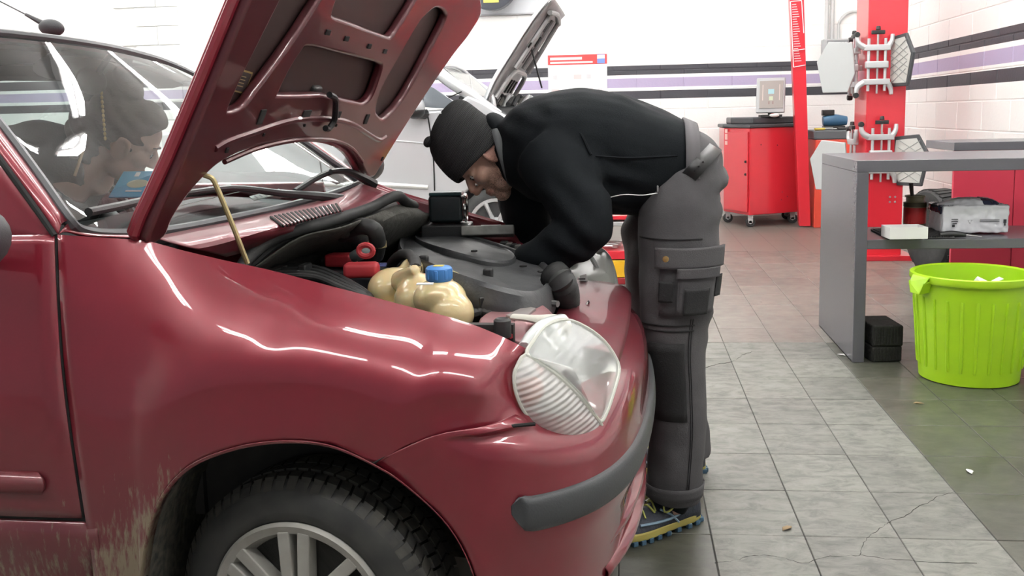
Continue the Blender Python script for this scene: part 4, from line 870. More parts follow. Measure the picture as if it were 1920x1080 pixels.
def face_details(w, Rh, par, brow_m):
    for s in (-1, 1):
        e = obj('eye', ellg(w(0.0765, s*0.032, 0.000), (0.0125, 0.0135, 0.0105), Rh), mat('eye_white', (0.6, 0.57, 0.53), 0.2), par)
        obj('iris', ellg(w(0.0865, s*0.032, -0.004), (0.003, 0.0055, 0.0055), Rh), mat('iris_dark', (0.03, 0.02, 0.015), 0.15), e)
        obj('eyelashes', tubeg([w(0.086, s*0.020, 0.001), w(0.0895, s*0.032, 0.002), w(0.080, s*0.045, 0.0)], 0.0016, 6, 3), HAIRD, par)
        obj('eyebrow', tubeg([w(0.096, s*0.012, 0.022), w(0.097, s*0.030, 0.030), w(0.077, s*0.054, 0.026)], [0.003, 0.0042, 0.002], 8, 4), brow_m, par)
def hand_parts(wr_, d, side, up):
    """palm and five bent fingers; d points along the hand, side towards the thumb, up = back of hand"""
    d, side, up = d.normalized(), side.normalized(), up.normalized(); Rm_ = Matrix((d, side, up)).transposed()
    G = [ellg(wr_+d*0.05, (0.055, 0.042, 0.017), Rm_)]
    for k, ln in enumerate((0.075, 0.085, 0.080, 0.062)):
        b_ = wr_+d*0.085+side*(0.028-0.0185*k)
        G.append(tubeg([b_-d*0.03, b_, b_+d*ln*0.42-up*0.006, b_+d*ln*0.75-up*0.024, b_+d*ln*0.86-up*0.046], [0.010, 0.0098, 0.009, 0.0085, 0.007], 8, 2))
    b_ = wr_+d*0.03+side*0.035
    G.append(tubeg([b_-side*0.02, b_, b_+d*0.03+side*0.018-up*0.01, b_+d*0.058+side*0.016-up*0.026], [0.013, 0.012, 0.0105, 0.0085], 8, 2))
    return G
def tone(o, fn):
    me = o.data; at_ = me.color_attributes.new('tone', 'FLOAT_COLOR', 'POINT')
    for i, v in enumerate(me.vertices): at_.data[i].color = fn(v.co)
# ---------------- mechanic
mech = thing('person', 'person in black jacket and beanie bending over the engine bay', 'person', atZ(1262, 985, 0))
mech_inv = mech.location.copy()
def own(o): o.location = o.location-mech_inv; return o      # parts are modelled in world space
CLOTH = mat('jacket_fleece', (0.006, 0.008, 0.010), 0.85, bump=(300, 0.15)); nodes(CLOTH)[2].inputs['Specular IOR Level'].default_value = 0.2
TROU = mat('work_trousers', (0.062, 0.060, 0.064), 0.85, vary=(9, 0.6, (0.10, 0.096, 0.10)), bump=(350, 0.2))
TROUB = mat('trouser_black', (0.010, 0.010, 0.011), 0.75, bump=(300, 0.2))
hc = atY(915, 293, 2.86)
yawh = math.radians(14)
U0, F0, L0 = Vector((-.82, 0, .57)).normalized(), Vector((-.57, 0, -.82)).normalized(), Vector((0, -1, 0))
Fh = (F0*math.cos(yawh)+L0*math.sin(yawh)).normalized(); Lh_ = (L0*math.cos(yawh)-F0*math.sin(yawh)).normalized(); Uh = U0
G, hw_, Rh = head_parts(hc, Fh, Uh, Lh_)
P_ = lambda L: [atY(x, y, Y) for x, y, Y in L]
nearleg = [(1284, 318, 2.80), (1274, 390, 2.77), (1272, 480, 2.75), (1267, 560, 2.73), (1263, 640, 2.71), (1269, 720, 2.70), (1271, 800, 2.69), (1266, 880, 2.68), (1262, 936, 2.68)]
farleg = [(1272, 320, 2.96), (1244, 395, 3.01), (1233, 480, 3.04), (1236, 570, 3.07), (1252, 660, 3.10), (1272, 740, 3.12), (1286, 815, 3.13), (1290, 855, 3.13)]
narm = [(1030, 288, 2.73), (1060, 335, 2.67), (1088, 390, 2.62), (1097, 425, 2.60), (1062, 456, 2.61), (1020, 480, 2.64), (985, 498, 2.68)]
farm = [(990, 320, 3.03), (985, 375, 3.03), (992, 425, 3.04), (1000, 478, 3.03)]
w1, w2_ = atY(985, 498, 2.68), atY(1000, 478, 3.03)
G += [tubeg(P_([(965, 275, 2.87), (1040, 280, 2.88), (1130, 284, 2.88), (1230, 305, 2.88), (1285, 335, 2.88)]), [0.075, 0.14, 0.15, 0.13, 0.12], 20, 4),
      tubeg(P_(nearleg)+[atY(1262, 960, 2.68)], [.09, .085, .08, .07, .06, .055, .045, .036, .034, .032], 14, 2), tubeg(P_(farleg)+[atY(1292, 875, 3.13)], [.09, .085, .08, .07, .06, .05, .04, .034, .032], 14, 2),
      tubeg(P_(narm), [.06, .055, .05, .045, .042, .035, .03], 14, 3), tubeg(P_(farm), [.06, .05, .045, .032], 14, 3)]
for a_, kk in ((P_(nearleg), 0), (P_(farleg), 1)):
    f0 = a_[-1]; G.append(ellg(Vector((f0.x-0.05, f0.y, 0.055)), (0.085, 0.026, 0.022)))
G += hand_parts(w1, Vector((-0.6, 0.15, -0.75)), Vector((-0.5, 0.8, 0.2)), Vector((-0.6, -0.4, 0.6)))+hand_parts(w2_, Vector((-0.35, -0.25, -0.9)), Vector((-0.5, -0.8, 0.2)), Vector((-0.7, 0.4, 0.4)))
body = own(remesh('body', G, 0.0045, SKIN, mech, 4))
def tn(p):
    q = p-hc; f, l, u = q.dot(Fh), q.dot(Lh_), q.dot(Uh)
    if abs(f) > .2 or abs(u) > .25 or abs(l) > .15: return (0, 0, 0, 1)
    s = 1/(1+math.exp((u+0.042-0.35*max(0, 0.05-f))*120))*(1 if f > -0.02 else max(0, 1+(f+0.02)*40))
    if f > 0.088 and u > -0.052: s = 0
    if f < 0.02 and 0 < u+0.05 < 0.07 and f > -0.0: s = max(s, 0.7)
    lip_ = math.exp(-((u+0.067)/0.008)**2)*(1 if f > 0.08 and abs(l) < 0.024 else 0)
    red_ = 0.4*math.exp(-((abs(l)-0.08)/0.012)**2) if abs(f) < 0.03 else 0
    red_ = max(red_, 0.35*math.exp(-((f-0.115)**2+(u+0.03)**2)/0.0003))
    return (min(0.8, s*0.85), max(lip_*0.7, red_), 0, 1)
tone(body, tn)
# details move with the body's parent offset
class Par: pass
fd0 = len(bpy.data.objects)
before = set(bpy.data.objects)
face_details(hw_, Rh, mech, HAIRD)
for o in set(bpy.data.objects)-before:
    if o.parent is mech: own(o)
# beanie
KNIT = mat('knit_charcoal', (0.020, 0.021, 0.022), 0.9)
N, L, b = nodes(KNIT); tc = N.new('ShaderNodeTexCoord'); wv = N.new('ShaderNodeTexWave'); wv.inputs['Scale'].default_value = 75; wv.inputs['Distortion'].default_value = 1.5
mp = N.new('ShaderNodeMapping'); mp.inputs['Rotation'].default_value = (0, -0.6, 0); L.new(tc.outputs['Object'], mp.inputs['Vector']); L.new(mp.outputs[0], wv.inputs['Vector'])
k_ = N.new('ShaderNodeBump'); k_.inputs['Strength'].default_value = 0.6; k_.inputs['Distance'].default_value = 0.004; L.new(wv.outputs['Fac'], k_.inputs['Height']); L.new(k_.outputs[0], b.inputs['Normal'])
rp = N.new('ShaderNodeValToRGB'); rp.color_ramp.elements[0].color = (0.012, 0.012, 0.013, 1); rp.color_ramp.elements[1].color = (0.05, 0.05, 0.052, 1); L.new(wv.outputs['Fac'], rp.inputs['Fac']); L.new(rp.outputs[0], b.inputs['Base Color'])
brows = []
for u, rf, rl, of in ((0.016, 0.103, 0.083, 0.010), (0.010, 0.108, 0.088, 0.010), (0.022, 0.111, 0.091, 0.010), (0.050, 0.110, 0.090, 0.009), (0.085, 0.107, 0.088, 0.007), (0.115, 0.104, 0.086, 0.003), (0.138, 0.099, 0.082, -0.002), (0.156, 0.090, 0.075, -0.008), (0.170, 0.076, 0.064, -0.014), (0.180, 0.056, 0.048, -0.020), (0.187, 0.030, 0.026, -0.026), (0.189, 0.004, 0.004, -0.028)):
    ring = []
    for k in range(40):
        a = 2*PI*k/40; wob = 1+0.025*math.sin(3*a+u*30)*min(1, u*8)
        tilt = u + (0.024*math.cos(a)-0.008 if u < 0.03 else (0.012*math.cos(a) if u < 0.06 else 0.0))
        ring.append(hw_(of+rf*math.cos(a)*wob, rl*math.sin(a)*wob, tilt+0.004*math.sin(2*a+1)*max(0, u-0.1)*8))
    brows.append(ring)
V_, F_ = gridg(brows, True)
own(obj('beanie', (V_, F_), KNIT, mech, sub=1))
own(obj('hat_tag', ellg(hw_(0.066, 0.02, 0.168), (0.018, 0.02, 0.014), Rh), KNIT, mech))
# jacket
def torso_ring(xp, yt, yb, hw2, yc, ex_=2.4, n=28):
    a, b = atY(xp, yt, yc), atY(xp, yb, yc); c = (a+b)/2; hz = (a.z-b.z)/2; r = []
    for k in range(n):
        t = 2*PI*k/n; cs, sn = math.cos(t), math.sin(t)
        r.append(Vector((c.x, c.y+hw2*math.copysign(abs(cs)**(2/ex_), cs), c.z+hz*math.copysign(abs(sn)**(2/ex_), sn))))
    return r
tr = [torso_ring(*q) for q in ((926, 226, 318, .066, 2.87), (940, 228, 338, .085, 2.87), (958, 207, 350, .13, 2.87), (995, 184, 372, .195, 2.88), (1045, 169, 388, .235, 2.88), (1100, 163, 398, .238, 2.88), (1165, 174, 403, .22, 2.88), (1225, 199, 402, .205, 2.88), (1262, 214, 392, .195, 2.88), (1282, 224, 378, .19, 2.88))]
V_, F_ = gridg(tr, True); n = 28; F_ += [list(range(n))[::-1], [(len(tr)-1)*n+k for k in range(n)]]
def cloth_disp(amp, sc):
    def f(p):
        q = Vector((p.x*sc, p.y*sc*0.8, p.z*sc)); return amp*(noise.noise(q)+0.5*noise.noise(q*2.3+Vector((5, 1, 2))))
    return f
def fold(amp):
    def f(p):                       # pulled folds from the armpit and waist
        a = math.sin((p.x*0.75+p.z*1.25)*55+3*noise.noise(p*6)); m_ = max(0, noise.noise(p*4+Vector((3, 3, 3)))+0.15)
        return amp*a*m_+0.004*noise.noise(p*14)
    return f
jac = own(remesh('jacket', [(V_, F_), tubeg(P_(narm), [.105, .098, .086, .078, .068, .060, .056], 20, 4), tubeg(P_(farm), [.10, .088, .074, .058], 18, 4)], 0.008, CLOTH, mech, 6, fold(0.012)))
colp = [hw_(f, l, u) for f, l, u in ((0.00, 0.072, -0.045), (0.03, 0.066, -0.105), (0.06, 0.03, -0.135))]
own(obj('collar', tubeg([atY(927, 229, 2.86), atY(934, 255, 2.79), atY(944, 290, 2.765), atY(953, 325, 2.78), atY(958, 345, 2.82)], [0.012, 0.016, 0.016, 0.014, 0.010], 10, 4, flat=0.6), mat('collar_grey', (0.10, 0.105, 0.11), 0.8), mech))
own(obj('collar', ellg(atY(934, 238, 2.89), (0.050, 0.085, 0.032), RY(0.9)), CLOTH, mech))
own(obj('pocket_zip', tubeg([atY(1139, 371, 2.665), atY(1170, 365, 2.658), atY(1205, 366, 2.662), atY(1233, 362, 2.672)], 0.0016, 6, 4), STEEL, mech))
own(obj('zip_pull', boxg(atY(1233, 354, 2.668), (0.005, 0.004, 0.018)), STEEL, mech, bev=0.002))
own(obj('sleeve_seam', tubeg([atY(1000, 290, 2.66), atY(1020, 246, 2.70), atY(1052, 232, 2.70), atY(1085, 246, 2.655), atY(1108, 290, 2.63)], 0.004, 6, 4), CLOTH, mech))
own(obj('side_seam', tubeg([atY(1112, 292, 2.645), atY(1180, 296, 2.66), atY(1270, 292, 2.69)], 0.003, 6, 4), CLOTH, mech))
# trousers
pel = atY(1284, 330, 2.88)
wst = [torso_ring(*q) for q in ((1255, 222, 385, .185, 2.88), (1280, 232, 385, .185, 2.88), (1310, 250, 365, .17, 2.88))]
Vw, Fw = gridg(wst, True); Fw += [list(range(n))[::-1], [2*n+k for k in range(n)]]
tro = own(remesh('trousers', [ellg(pel, (0.122, 0.195, 0.135)), (Vw, Fw), tubeg(P_(nearleg), [.105, .118, .113, .106, .094, .083, .082, .081, .079], 22, 4), tubeg(P_(farleg), [.105, .116, .110, .100, .090, .082, .080, .078], 20, 4)], 0.009, TROU, mech, 9, lambda p: 0.013*math.sin(p.z*62+5*noise.noise(p*5))*max(0, noise.noise(p*3.5)+0.12)+0.004*noise.noise(p*16)))
# waistband, belt
def ringband(name, q1, q2, m, grow, w_=0.02):
    r1, r2 = torso_ring(*q1), torso_ring(*q2); o = own(obj(name, gridg([r1, r2], True), m, mech, solid=grow, offset=1)); return o
ringband('waistband', (1279, 224, 383, .192, 2.88), (1303, 234, 372, .190, 2.88), mat('band_grey', (0.12, 0.115, 0.12), 0.85), 0.008)
bl = [(1288, 335, 2.69), (1304, 318, 2.675), (1322, 298, 2.70), (1338, 281, 2.78), (1342, 274, 2.88), (1338, 272, 2.97)]
bw = [Vector((0.75, 0, -0.65))]*6
bpp = cr(P_(bl), 5); wv_ = Vector((0.75, 0, -0.65)).normalized()*0.021
own(obj('belt', gridg([[p-wv_ for p in bpp], bpp, [p+wv_ for p in bpp]]), mat('leather_black', (0.015, 0.015, 0.016), 0.4), mech, solid=0.006, offset=0))
for k in range(3): own(obj('belt_hole', latheg([(0.003, 0), (0.003, 0.003)], 8, RX(PI/2), atY(1302+k*8, 320-k*8, 2.668+k*0.004)), GAP, mech))
# patches that hug the near leg
nl = P_(nearleg); nlr = [.105, .118, .113, .106, .094, .083, .082, .081, .079]
nld = cr(nl, 8); nrd = crs(nlr, 8)
def leg_at(z):
    for i in range(len(nld)-1):
        if nld[i].z >= z >= nld[i+1].z:
            t = (nld[i].z-z)/(nld[i].z-nld[i+1].z+1e-9); return nld[i].lerp(nld[i+1], t), lerp(nrd[i], nrd[i+1], t)
    return nld[-1], nrd[-1]
def leg_patch(name, z0, z1, a0, a1, off, m, thick=0.004, nz=8, na=10):
    rows = []
    for i in range(nz+1):
        c, r = leg_at(lerp(z0, z1, i/nz)); rows.append([c+Vector((math.cos(lerp(a0, a1, j/na)), math.sin(lerp(a0, a1, j/na)), 0))*(r+off) for j in range(na+1)])
    return own(obj(name, gridg(rows), m, mech, solid=thick, offset=1))
D2 = math.radians                     # angle 180 = front (towards car), 270 = towards the viewer
zpx = lambda y: atY(1268, y, 2.62).z
leg_patch('knee_patch', zpx(645), zpx(790), D2(185), D2(285), 0.003, TROUB)
leg_patch('cargo_pocket', zpx(478), zpx(592), D2(243), D2(335), 0.008, TROU, 0.014)
leg_patch('pocket_flap', zpx(466), zpx(505), D2(238), D2(337), 0.022, TROU, 0.005)
leg_patch('tool_pocket', zpx(505), zpx(588), D2(268), D2(318), 0.024, TROU, 0.008)
leg_patch('tool_pocket_flap', zpx(503), zpx(522), D2(266), D2(320), 0.033, TROU, 0.004)
leg_patch('pocket_patch', zpx(540), zpx(588), D2(276), D2(306), 0.034, TROUB, 0.003)
leg_patch('pocket_patch', zpx(528), zpx(566), D2(245), D2(263), 0.023, TROUB, 0.003)
leg_patch('pocket_patch', zpx(520), zpx(560), D2(321), D2(335), 0.023, TROUB, 0.003)
leg_patch('hem', zpx(915), zpx(938), D2(0), D2(360), 0.002, TROU, 0.004, 3, 28)
for a in (292, 296): leg_patch('side_seam', zpx(600), zpx(915), D2(a), D2(a+1.2), 0.002, TROUB, 0.002, 24, 1)
for y in (450, 610, 620): leg_patch('stitch_line', zpx(y), zpx(y+3), D2(200), D2(300), 0.003, TROUB, 0.002, 1, 12)
for x, y, Y in ((1248, 486, 2.618), (1325, 482, 2.70)): own(obj('press_stud', latheg([(0.009, 0), (0.008, 0.003), (0.004, 0.004)], 14, RX(PI/2), atY(x, y, Y-0.02)), mat('stud_brass', (0.45, 0.30, 0.12), 0.35, 0.8), mech))
own(obj('pocket_trim', tubeg([atY(1329, 340, 2.77), atY(1347, 336, 2.81), atY(1358, 334, 2.86)], 0.012, 8, 3), TROUB, mech))
# shoes
SHOE_U = mat('shoe_upper', (0.018, 0.022, 0.035), 0.6, vary=(60, 0.6, (0.05, 0.06, 0.08)), bump=(200, 0.3))
SOLE = mat('shoe_sole_yellow', (0.38, 0.32, 0.08), 0.6); LUG = mat('shoe_lug_blue', (0.05, 0.11, 0.17), 0.6); LACE = mat('lace_lime', (0.45, 0.46, 0.12), 0.7); OVER = mat('shoe_overlay', (0.22, 0.32, 0.42), 0.5)
def shoe(heel, ang, label_):
    root = obj('shoe', ([], []), None, mech, smooth=False); root.location = Vector(heel)-mech_inv; root.rotation_euler = (0, 0, ang)
    stn = [(-0.004, .022, .085), (0.01, .034, .108), (.04, .040, .118), (.09, .042, .116), (.13, .044, .102), (.17, .047, .084), (.21, .050, .070), (.25, .047, .058), (.28, .035, .046), (.297, .012, .036)]
    rows = []
    for x, hw3, top in stn:
        rows.append([Vector((x, hw3*math.cos(t)*(1 if math.sin(t) < 0.5 else 0.92), 0.024+(top-0.024)*max(0, math.sin(t))**0.8)) for t in [PI*k/14 for k in range(15)]])
    V, F = patchg(rows, 3, 1); up_ = obj('shoe_upper', (V, F), SHOE_U, root, solid=0.004)
    out = [(-0.008, 0.0), (0.0, .026), (.04, .041), (.10, .043), (.16, .048), (.21, .053), (.25, .050), (.285, .036), (.303, .0), (.285, -.036), (.25, -.050), (.21, -.053), (.16, -.048), (.10, -.043), (.04, -.041), (0.0, -.026)]
    O_ = cr([Vector((x, y, 0.010)) for x, y in out], 3, True)
    obj('shoe_sole', prismg(O_, (0, 0, 0.024)), SOLE, root, bev=0.005)
    for k in range(12):
        for s in (-1, 1):
            i = int((k+0.5)/12*24); p = O_[(i if s > 0 else len(O_)-i) % len(O_)]
            obj('sole_lug', boxg((p.x, p.y*0.93, 0.007), (0.016, 0.014, 0.014)), LUG, root, bev=0.002)
    for k in range(6):
        x = 0.105+0.018*k; zt = 0.112-0.007*k
        s = 1 if k % 2 else -1
        obj('lace', tubeg([(x, -0.028, zt-0.012), (x+0.008, 0, zt+0.004), (x+0.016, 0.028, zt-0.014)] if s > 0 else [(x, 0.028, zt-0.012), (x+0.008, 0, zt+0.004), (x+0.016, -0.028, zt-0.014)], 0.003, 6, 3), LACE, root)
    for s in (-1, 1): obj('lace', tubeg([(0.105, 0, 0.118), (0.11, s*0.025, 0.124), (0.13, s*0.055, 0.09), (0.16, s*0.05, 0.078), (0.13, s*0.014, 0.110)], 0.003, 6, 4), LACE, root)
    for s in (-1, 1):
        obj('shoe_overlay', tubeg([(0.05, s*0.037, 0.085), (0.08, s*0.042, 0.06), (0.13, s*0.045, 0.05), (0.19, s*0.049, 0.052), (0.24, s*0.040, 0.053)], 0.004, 6, 4), OVER, root)
        obj('shoe_overlay', tubeg([(0.10, s*0.042, 0.03), (0.13, s*0.043, 0.06), (0.165, s*0.038, 0.082)], 0.0035, 6, 4), OVER, root)
    return root
for L_ in (nearleg, farleg):
    a_ = P_(L_)[-1]; own(obj('sock', tubeg([a_+Vector((0, 0, 0.06)), a_, Vector((a_.x-0.005, a_.y, 0.075))], [0.055, 0.05, 0.046], 14, 2), CLOTH, mech))
h1, t1_ = atZ(1303, 972, 0), atZ(1160, 1018, 0)
shoe(h1, math.atan2(t1_.y-h1.y, t1_.x-h1.x), '')
h2 = atZ(1318, 882, 0); shoe(h2, PI+0.12, '')
# ---------------- person inside the car
def cw_(u, v, z): return CO+CUv*u+CVv*v+Vector((0, 0, z))
sit = thing('person', 'person with brown tied-up hair leaning forward behind the car windscreen', 'person', cw_(-1.45, 1.02, 0.50))
sinv = sit.location.copy()
def own2(o): o.location = o.location-sinv; return o
h2c = S(228, 262, 1.02); h2w = cw_(h2c.x, 1.02, h2c.z)
U2 = Vector((0.52, 0.05, 0.85)).normalized(); F2 = Vector((0.80, 0.62, -0.52)); F2 = (F2-U2*F2.dot(U2)).normalized(); L2 = U2.cross(F2)
G2, hw2_, Rh2 = head_parts(h2w, F2, U2, L2)
sh = cw_(-1.16, 1.02, 1.06)
G2 += [tubeg([h2w+Vector((-.06, 0, -.1)), sh, cw_(-1.36, 1.04, 0.80), cw_(-1.45, 1.04, 0.58)], [.06, .10, .12, .13], 16, 4), tubeg([cw_(-1.45, 0.98, 0.58), cw_(-1.08, 0.95, 0.62), cw_(-1.0, 0.95, 0.40)], [.085, .075, .06], 12, 3), tubeg([cw_(-1.45, 1.12, 0.58), cw_(-1.08, 1.15, 0.62), cw_(-1.0, 1.15, 0.40)], [.085, .075, .06], 12, 3)]
aL = [cw_(-1.16, 0.84, 1.02), cw_(-1.04, 0.76, 0.86), cw_(-0.95, 0.95, 0.86)]; aR = [cw_(-1.16, 1.22, 1.02), cw_(-1.06, 1.30, 0.84), cw_(-0.97, 1.2, 0.86)]
G2 += [tubeg(aL, [.05, .045, .035], 12, 3), tubeg(aR, [.05, .045, .035], 12, 3)]
G2 += hand_parts(aL[-1], Vector((0.7, 0.5, 0.1)), Vector((0, 0.2, 1)), Vector((0.4, -0.9, 0)))+hand_parts(aR[-1], Vector((0.7, -0.5, 0.1)), Vector((0, -0.2, 1)), Vector((0.4, 0.9, 0)))
b2 = own2(remesh('body', G2, 0.006, SKIN, sit, 3)); tone(b2, lambda p: (0, 0, 0, 1))
jk2 = [tubeg([h2w+Vector((-.07, 0, -.085)), sh+Vector((0.0, 0, 0.02)), cw_(-1.34, 1.04, 0.82), cw_(-1.45, 1.04, 0.60)], [.095, .185, .19, .19], 20, 4, flat=0.75), tubeg(aL, [.10, .075, .055], 14, 4), tubeg(aR, [.10, .075, .055], 14, 4)]
own2(remesh('jacket', jk2, 0.012, mat('jacket_dark', (0.02, 0.022, 0.024), 0.8, bump=(200, 0.2)), sit, 4, cloth_disp(0.006, 12)))
hr = [ellg(hw2_(-0.075, 0, -0.06), (0.055, 0.062, 0.07), Rh2), ellg(hw2_(-0.025, 0, 0.045), (0.098, 0.086, 0.092), Rh2), ellg(hw2_(-0.10, 0, 0.0), (0.05, 0.065, 0.07), Rh2), ellg(hw2_(-0.06, 0, 0.15), (0.055, 0.055, 0.045), Rh2), ellg(hw2_(0.03, 0, 0.09), (0.06, 0.075, 0.045), Rh2)]
own2(remesh('hair', hr, 0.006, HAIRB, sit, 3, lambda p: 0.004*math.sin(p.x*160+p.z*90)))
before = set(bpy.data.objects); face_details(hw2_, Rh2, sit, HAIRB)
for o in set(bpy.data.objects)-before:
    if o.parent is sit: own2(o)
own2(obj('hood_cord', tubeg([S(158, 275, 0.84)+Vector((0, 0, 0)), S(150, 300, 0.82), S(140, 330, 0.81)], 0.004, 6, 4), mat('cord_tan', (0.45, 0.3, 0.18), 0.7), sit))
o = bpy.data.objects[-1] if False else None
for c in sit.children:
    if c.name.startswith('hood_cord'):
        me = c.data
        for v in me.vertices: v.co = cw_(*v.co)
# ================================================================ THINGS IN AND ON THE RED CAR
def lowz(P, z): return Vector((P.x, P.y, z))
dz = 0.965
f0 = cw_(-0.60, 0.88, dz)
def flat_px(name, pts, v, m, label, cat, th=0.004):
    pass
dashq = lambda x, y, z: (lambda q: cw_(q.x, q.y, q.z))(Hh(x, y, z))
fold_ = obj('folder', boxg((0, 0, 0), (0.115, 0.10, 0.006)), mat('folder_blue', (0.06, 0.38, 0.62), 0.35), bev=0.002)
fq = S(252, 346, 0.93); fold_.location = cw_(fq.x, fq.y, fq.z); fold_.rotation_euler = (math.radians(42), 0, CPH-0.1)
tag(fold_, 'blue printed folder lying on the dashboard behind the windscreen', 'folder')
obj('folder_print', ellg((0.012, 0.0, 0.0035), (0.034, 0.016, 0.001)), mat('print_pale', (0.7, 0.68, 0.5), 0.5), fold_)
obj('folder_print', boxg((-0.005, 0.036, 0.0035), (0.014, 0.016, 0.001)), PAPER, fold_, smooth=False)
obj('folder_print', boxg((0.012, -0.028, 0.0035), (0.05, 0.005, 0.001)), PAPER, fold_, smooth=False)
obj('folder_spine', boxg((0.059, 0, 0), (0.004, 0.102, 0.008)), mat('spine_navy', (0.03, 0.05, 0.15), 0.4), fold_, smooth=False)
for k, (u, v, sx, sy, an, lab) in enumerate(((-0.60, 1.02, 0.16, 0.21, 0.1, 'white sheet of paper beside the blue folder on the dashboard'), (-0.48, 1.12, 0.09, 0.16, 0.5, 'white paper slip under the far wiper behind the windscreen'))):
    pp = obj('paper_sheet', boxg((0, 0, 0), (sx, sy, 0.002)), PAPER, smooth=False); pp.location = cw_(u, v, 0.985); pp.rotation_euler = (0, math.radians(-12), CPH+an); tag(pp, lab, 'paper')
    for j in range(5): obj('print_line', boxg((-sx*0.35+j*sx*0.15, 0, 0.0013), (0.004, sy*0.7, 0.0005)), mat('ink_grey', (0.4, 0.42, 0.45), 0.6), pp, smooth=False)
# work light standing in the engine bay
wl0 = S(838, 390, 1.30); wlc = cw_(wl0.x, wl0.y, wl0.z)
lamp = thing('work_light', 'black box-shaped work light standing at the far side of the engine bay', 'lamp', lowz(wlc, wlc.z-0.06), CPH+0.1)
DKT = mat('black_teal_plastic', (0.012, 0.018, 0.02), 0.25)
obj('lamp_body', boxg((0, 0, 0.06), (0.105, 0.08, 0.085)), DKT, lamp, bev=0.012)
obj('lamp_top', boxg((0, 0, 0.105), (0.10, 0.07, 0.012)), mat('teal_plastic', (0.02, 0.06, 0.065), 0.3), lamp, bev=0.004)
obj('lamp_rim', tubeg([(0.05+0.008, 0.035*math.cos(a), 0.06+0.04*math.sin(a)) for a in [k*PI/6 for k in range(12)]], [0.005]*12, 8, 2, closed=True), CHROME, lamp)
obj('lamp_foot', boxg((0.0, 0, -0.012), (0.15, 0.11, 0.05)), BLK, lamp, bev=0.006)
# ================================================================ DESK, BIN AND WHAT LIES THERE
a0, a1 = atZ(1607, 680, 0), atZ(1541, 610, 0)
DY0, DY1, DX0 = a0.y, a1.y, (a0.x+a1.x)/2-0.02
DZ = atY(1619, 301, DY0).z; DX1 = XW1-0.03; TH = 0.055
desk = thing('counter_desk', 'grey laminate counter with lower shelf standing over the green bin', 'desk', (DX0, DY0, 0))
def dbox(name, x0, x1, y0, y1, z0, z1, m, par, bev=0.003): return obj(name, boxg(((x0+x1)/2-par.location.x, (y0+y1)/2-par.location.y, (z0+z1)/2-par.location.z), (x1-x0, y1-y0, z1-z0)), m, par, smooth=False, bev=bev)
dbox('side_panel', DX0, DX0+TH, DY0, DY1, 0, DZ-TH, GREY, desk)
dbox('side_panel', DX1-TH, DX1, DY0, DY1, 0, DZ-TH, GREY, desk)
dbox('table_top', DX0, DX1, DY0, DY1, DZ-TH, DZ, GREY, desk)
SZ = atY(1650, 449, DY0+0.02).z
dbox('shelf', DX0+TH, DX1-TH, DY0+0.01, DY1-0.3, SZ-0.045, SZ, GREY, desk)
dbox('foot_strip', DX0, DX0+TH, DY0+0.02, DY1-0.02, -0.0, 0.006, GAP, desk, 0)
bd = thing('back_counter', 'grey topped counter with red front panel beyond the grey counter desk', 'desk', (1.95, 6.0, 0))
BZ = atY(1714, 268, 6.0).z
dbox('table_top', 1.93, XW1-0.02, 5.95, 6.5, BZ-0.05, BZ, GREY, bd)
dbox('front_panel', 1.95, 2.30, 6.0, 6.03, 0.2, BZ-0.05, REDP, bd)
dbox('front_panel', 2.304, XW1-0.05, 6.0, 6.03, 0.2, BZ-0.05, REDP, bd)
dbox('side_panel', 2.10, 2.14, 6.04, 6.45, 0.0, BZ-0.05, GREY, bd)
dbox('side_panel', 2.50, 2.54, 6.04, 6.45, 0.0, BZ-0.05, GREY, bd)
dbox('plinth', 2.16, 2.48, 6.1, 6.4, 0.0, 0.2, mat('dark_brown', (0.05, 0.02, 0.025), 0.6), bd)
# bin
bc = atZ(1815, 705, 0)
LIME = mat('lime_plastic', (0.36, 0.62, 0.012), 0.38, vary=(8, 0.25, (0.28, 0.5, 0.02)), sss=0.08)
binn = thing('waste_bin', 'lime green round plastic bin in front of the grey counter', 'bin', bc)
obj('bin_body', latheg([(0.20, 0.0), (0.208, 0.004), (0.222, 0.18), (0.240, 0.42), (0.243, 0.440), (0.256, 0.442), (0.260, 0.452), (0.258, 0.472), (0.250, 0.476), (0.238, 0.470), (0.232, 0.42), (0.212, 0.16), (0.198, 0.014), (0.05, 0.012)], 56), LIME, binn)
for k in range(24):
    a = 2*PI*k/24+0.05
    def rp_(z): return lerp(0.207, 0.2405, z/0.43)
    obj('bin_rib', tubeg([(rp_(z)*math.cos(a), rp_(z)*math.sin(a), z) for z in (0.06, 0.075, 0.2, 0.36, 0.375)], [0.001, 0.008, 0.008, 0.008, 0.001], 8, 3), LIME, binn)
for a in (PI+0.35, 0.35):
    d = Vector((math.cos(a), math.sin(a), 0)); tt = Vector((-d.y, d.x, 0))
    obj('bin_handle', (lambda P: prismg(P, -d*0.008))([d*0.262+tt*0.055+Vector((0, 0, 0.472)), d*0.285+tt*0.05+Vector((0, 0, 0.44)), d*0.29+tt*0.03+Vector((0, 0, 0.395)), d*0.29-tt*0.03+Vector((0, 0, 0.395)), d*0.285-tt*0.05+Vector((0, 0, 0.44)), d*0.262-tt*0.055+Vector((0, 0, 0.472))]), LIME, binn, smooth=False, bev=0.003)
    for s in (-1, 1): obj('handle_side', prismg([d*0.243+tt*s*0.05+Vector((0, 0, 0.45)), d*0.285+tt*s*0.05+Vector((0, 0, 0.44)), d*0.29+tt*s*0.03+Vector((0, 0, 0.395)), d*0.24+tt*s*0.03+Vector((0, 0, 0.40))], (0, 0, 0.006)), LIME, binn, smooth=False)
